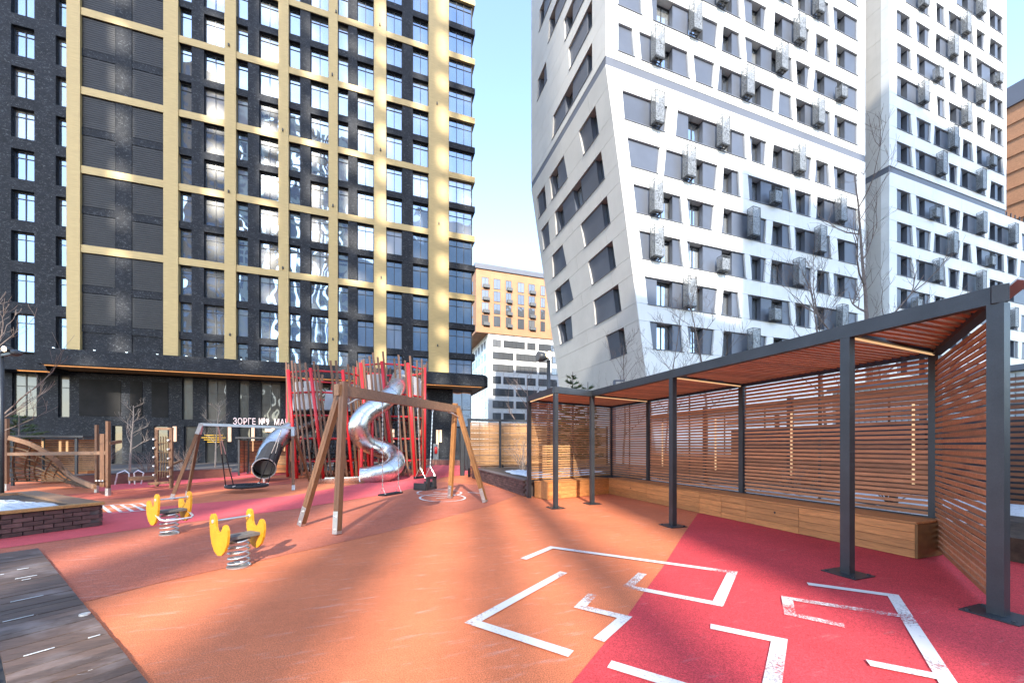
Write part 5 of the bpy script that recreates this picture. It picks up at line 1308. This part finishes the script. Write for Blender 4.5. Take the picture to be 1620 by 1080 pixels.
for i, (px, d, h, w, lab, z0) in enumerate(((130, 17, 1.5, 1.2, 'bare shrub right of the left slatted booth', 0), (146, 16.2, 1.2, 1.2, 'bare shrub behind the right post of the climbing frame', 0), (292, 19, 1.2, 1.0, 'bare shrub behind the nest swing legs', 0), (235, 18.2, 1.1, 1, 'bare shrub between the young tree and the bolted posts', 0), (826, 15.2, 1.3, 0.8, 'bare shrub in the snowy planter in front of the light fence', 0.456), (1260, 8.6, 0.7, 0.8, 'bare shrub in the bed seen through the pergola slats', 0.30), (1412, 7.6, 0.7, .8, 'bare shrub in the bed behind the right bay of the pergola', 0.30))):
    p = at(px, HOR, d); shrub(p.x, p.y, h, w, lab, 300 + i, z0)
def conifer(x, y, h, wd_, label, seed, z0=0.0, dens=1.0, tiers=13):
    rnd = random.Random(seed); r = thing('pine_tree', label, 'tree', (x, y, z0)); t = MB(); t.tube([(x, y, z0), (x, y, z0 + h)], [0.06, 0.012], 7); t.build('trunk', 'bark', r)
    m = MB()
    for k in range(tiers):
        f = k / tiers; z = z0 + h * (0.12 + 0.86 * f)
        nb = max(4, int(9 * (1 - f)) + 3)
        for j in range(nb):
            a = rnd.uniform(0, 6.28); L = wd_ * (1 - f) * rnd.uniform(0.6, 1.1) + 0.12; up = rnd.uniform(0.15, 0.6)
            for q in range(int(26 * dens)):
                tt = rnd.uniform(0.25, 1.0); p = Vector((x + math.cos(a) * L * tt, y + math.sin(a) * L * tt, z + L * tt * up))
                e = Vector((math.cos(a) + rnd.uniform(-.8, .8), math.sin(a) + rnd.uniform(-.8, .8), rnd.uniform(0.0, 1.2))).normalized() * rnd.uniform(0.10, 0.20)
                s_ = e.cross(Vector((rnd.uniform(-1, 1), rnd.uniform(-1, 1), rnd.uniform(-1, 1)))).normalized() * 0.018
                m.pts([p - s_, p + s_, p + e], [(0, 1, 2)])
            m.tube([(x, y, z), (x + math.cos(a) * L, y + math.sin(a) * L, z + L * up)], 0.006, 3, cap=False)
    m.build('crown', 'needles', r); return r
p = at(906, HOR, 14.0); conifer(p.x, p.y, at(906, 588, 14).z - 0.45, 0.8, 'young green pine behind the left corner of the pergola roof', 50, 0.45, 1.0, 16)
p = at(930, HOR, 15.0); conifer(p.x, p.y, at(930, 604, 15).z - 0.45, 0.6, 'smaller green pine right of the young pine behind the pergola', 51, 0.45, 0.9, 14)
p = at(30, HOR, 16.8); conifer(p.x, p.y, at(34, 652, 16.8).z, 1.5, 'bushy dark pine behind the left slatted booth', 52, 0, 1.6, 12)

# ------------------------------------------------------------------ buildings behind the camera (reflected in the windows, shaped to shade and streak the yard)
def rear_block(name, x0, x1, y0, y1, H, label, wall, cols, floors, z00=3.0):
    r = thing(name, label, 'building', ((x0 + x1) / 2, (y0 + y1) / 2, 0))
    MB().box(x0, x1, y0, y1, 0, H).build('wall', wall, r)
    m = MB(); w_ = (x1 - x0) / cols; rnd = random.Random(int(x0 * 10 + H))
    for f in range(floors):
        z = z00 + 3.0 * f
        if z + 2 > H: break
        c = 0
        while c < cols:
            n = 1
            m.box(x0 + (c + 0.18) * w_, x0 + (c + n - 0.18) * w_, y1 - 0.02, y1 + 0.04, z, z + 1.8); c += n
    stuff(m.build('window_field', 'far_glass', r))
REAR = True

# slotted cream tower towards the sun: shows in the windows; its slots and slabs are added to break the sunlight into streaks
e_ = Vector((math.sin(SUN_AZ), math.cos(SUN_AZ), 0)); l_ = Vector((-e_.y, e_.x, 0))
fin_tower = thing('sun_streak_tower', 'tall cream tower reflected in the dark tower windows, with slots added to streak the sunlight', 'tower', e_ * 74)
def sun_fin(q0, q1, H, mat='cream_panel', s0=72.0, s1=75.0):
    c = [e_ * s0 + l_ * q0, e_ * s0 + l_ * q1, e_ * s1 + l_ * q1, e_ * s1 + l_ * q0]
    f = MB().slab(c, 0, H).build('sun_fin', mat, fin_tower)
    m = MB(); n = max(1, int((q1 - q0) / 2.4)); w_ = (q1 - q0) / n
    for i in range(n):
        a, b = q0 + w_ * (i + 0.2), q0 + w_ * (i + 0.8)
        for k in range(int(H / 3) - 1):
            z = 2.5 + 3 * k
            m.slab([e_ * (s0 - 0.05) + l_ * a, e_ * (s0 - 0.05) + l_ * b, e_ * (s0 + 0.02) + l_ * b, e_ * (s0 + 0.02) + l_ * a], z, z + 1.8)
    stuff(m.build('window_field', 'far_glass', f))
gaps = [(-27.2, 0.9), (-21.3, 0.9), (-17.5, 1.1), (-14.2, 0.8), (-10.6, 1.4), (-8.2, 0.8), (-5.0, 0.75), (-2.7, 1.0), (-0.45, 0.95), (0.8, 0.6), (2.5, 1.4)]
q = -40.0
for i, (g_, w_) in enumerate(gaps):
    sun_fin(q, g_ - w_ / 2, 114 if i < 4 else 112, 'cream_panel' if i % 3 else 'orange_brick'); q = g_ + w_ / 2
sun_fin(q, 7, 112)
z = 66.0
rnd = random.Random(8)
while z < 111:
    c = [e_ * 73 + l_ * -39, e_ * 73 + l_ * 7, e_ * 74 + l_ * 7, e_ * 74 + l_ * -39]
    MB().slab(c, z, z + rnd.uniform(0.9, 1.9)).build('sun_break_slab', 'cream_panel', fin_tower); z += 3.0 + rnd.uniform(0, 1.2)  # slabs added to break the sun streaks into patches
low = thing('stepped_shade_block', 'unseen stepped pale block behind the viewer, shaped to shade the white towers', 'building', e_ * 80 + l_ * 40)  # unseen block, steps set to the shade line on the white towers
for a, b, H in ((7.02, 20, 70), (20.02, 34, 82), (34.02, 80, 96)):
    MB().slab([e_ * 72 + l_ * a, e_ * 72 + l_ * b, e_ * 88 + l_ * b, e_ * 88 + l_ * a], 0, H).build('wall', 'cool_panel', low)
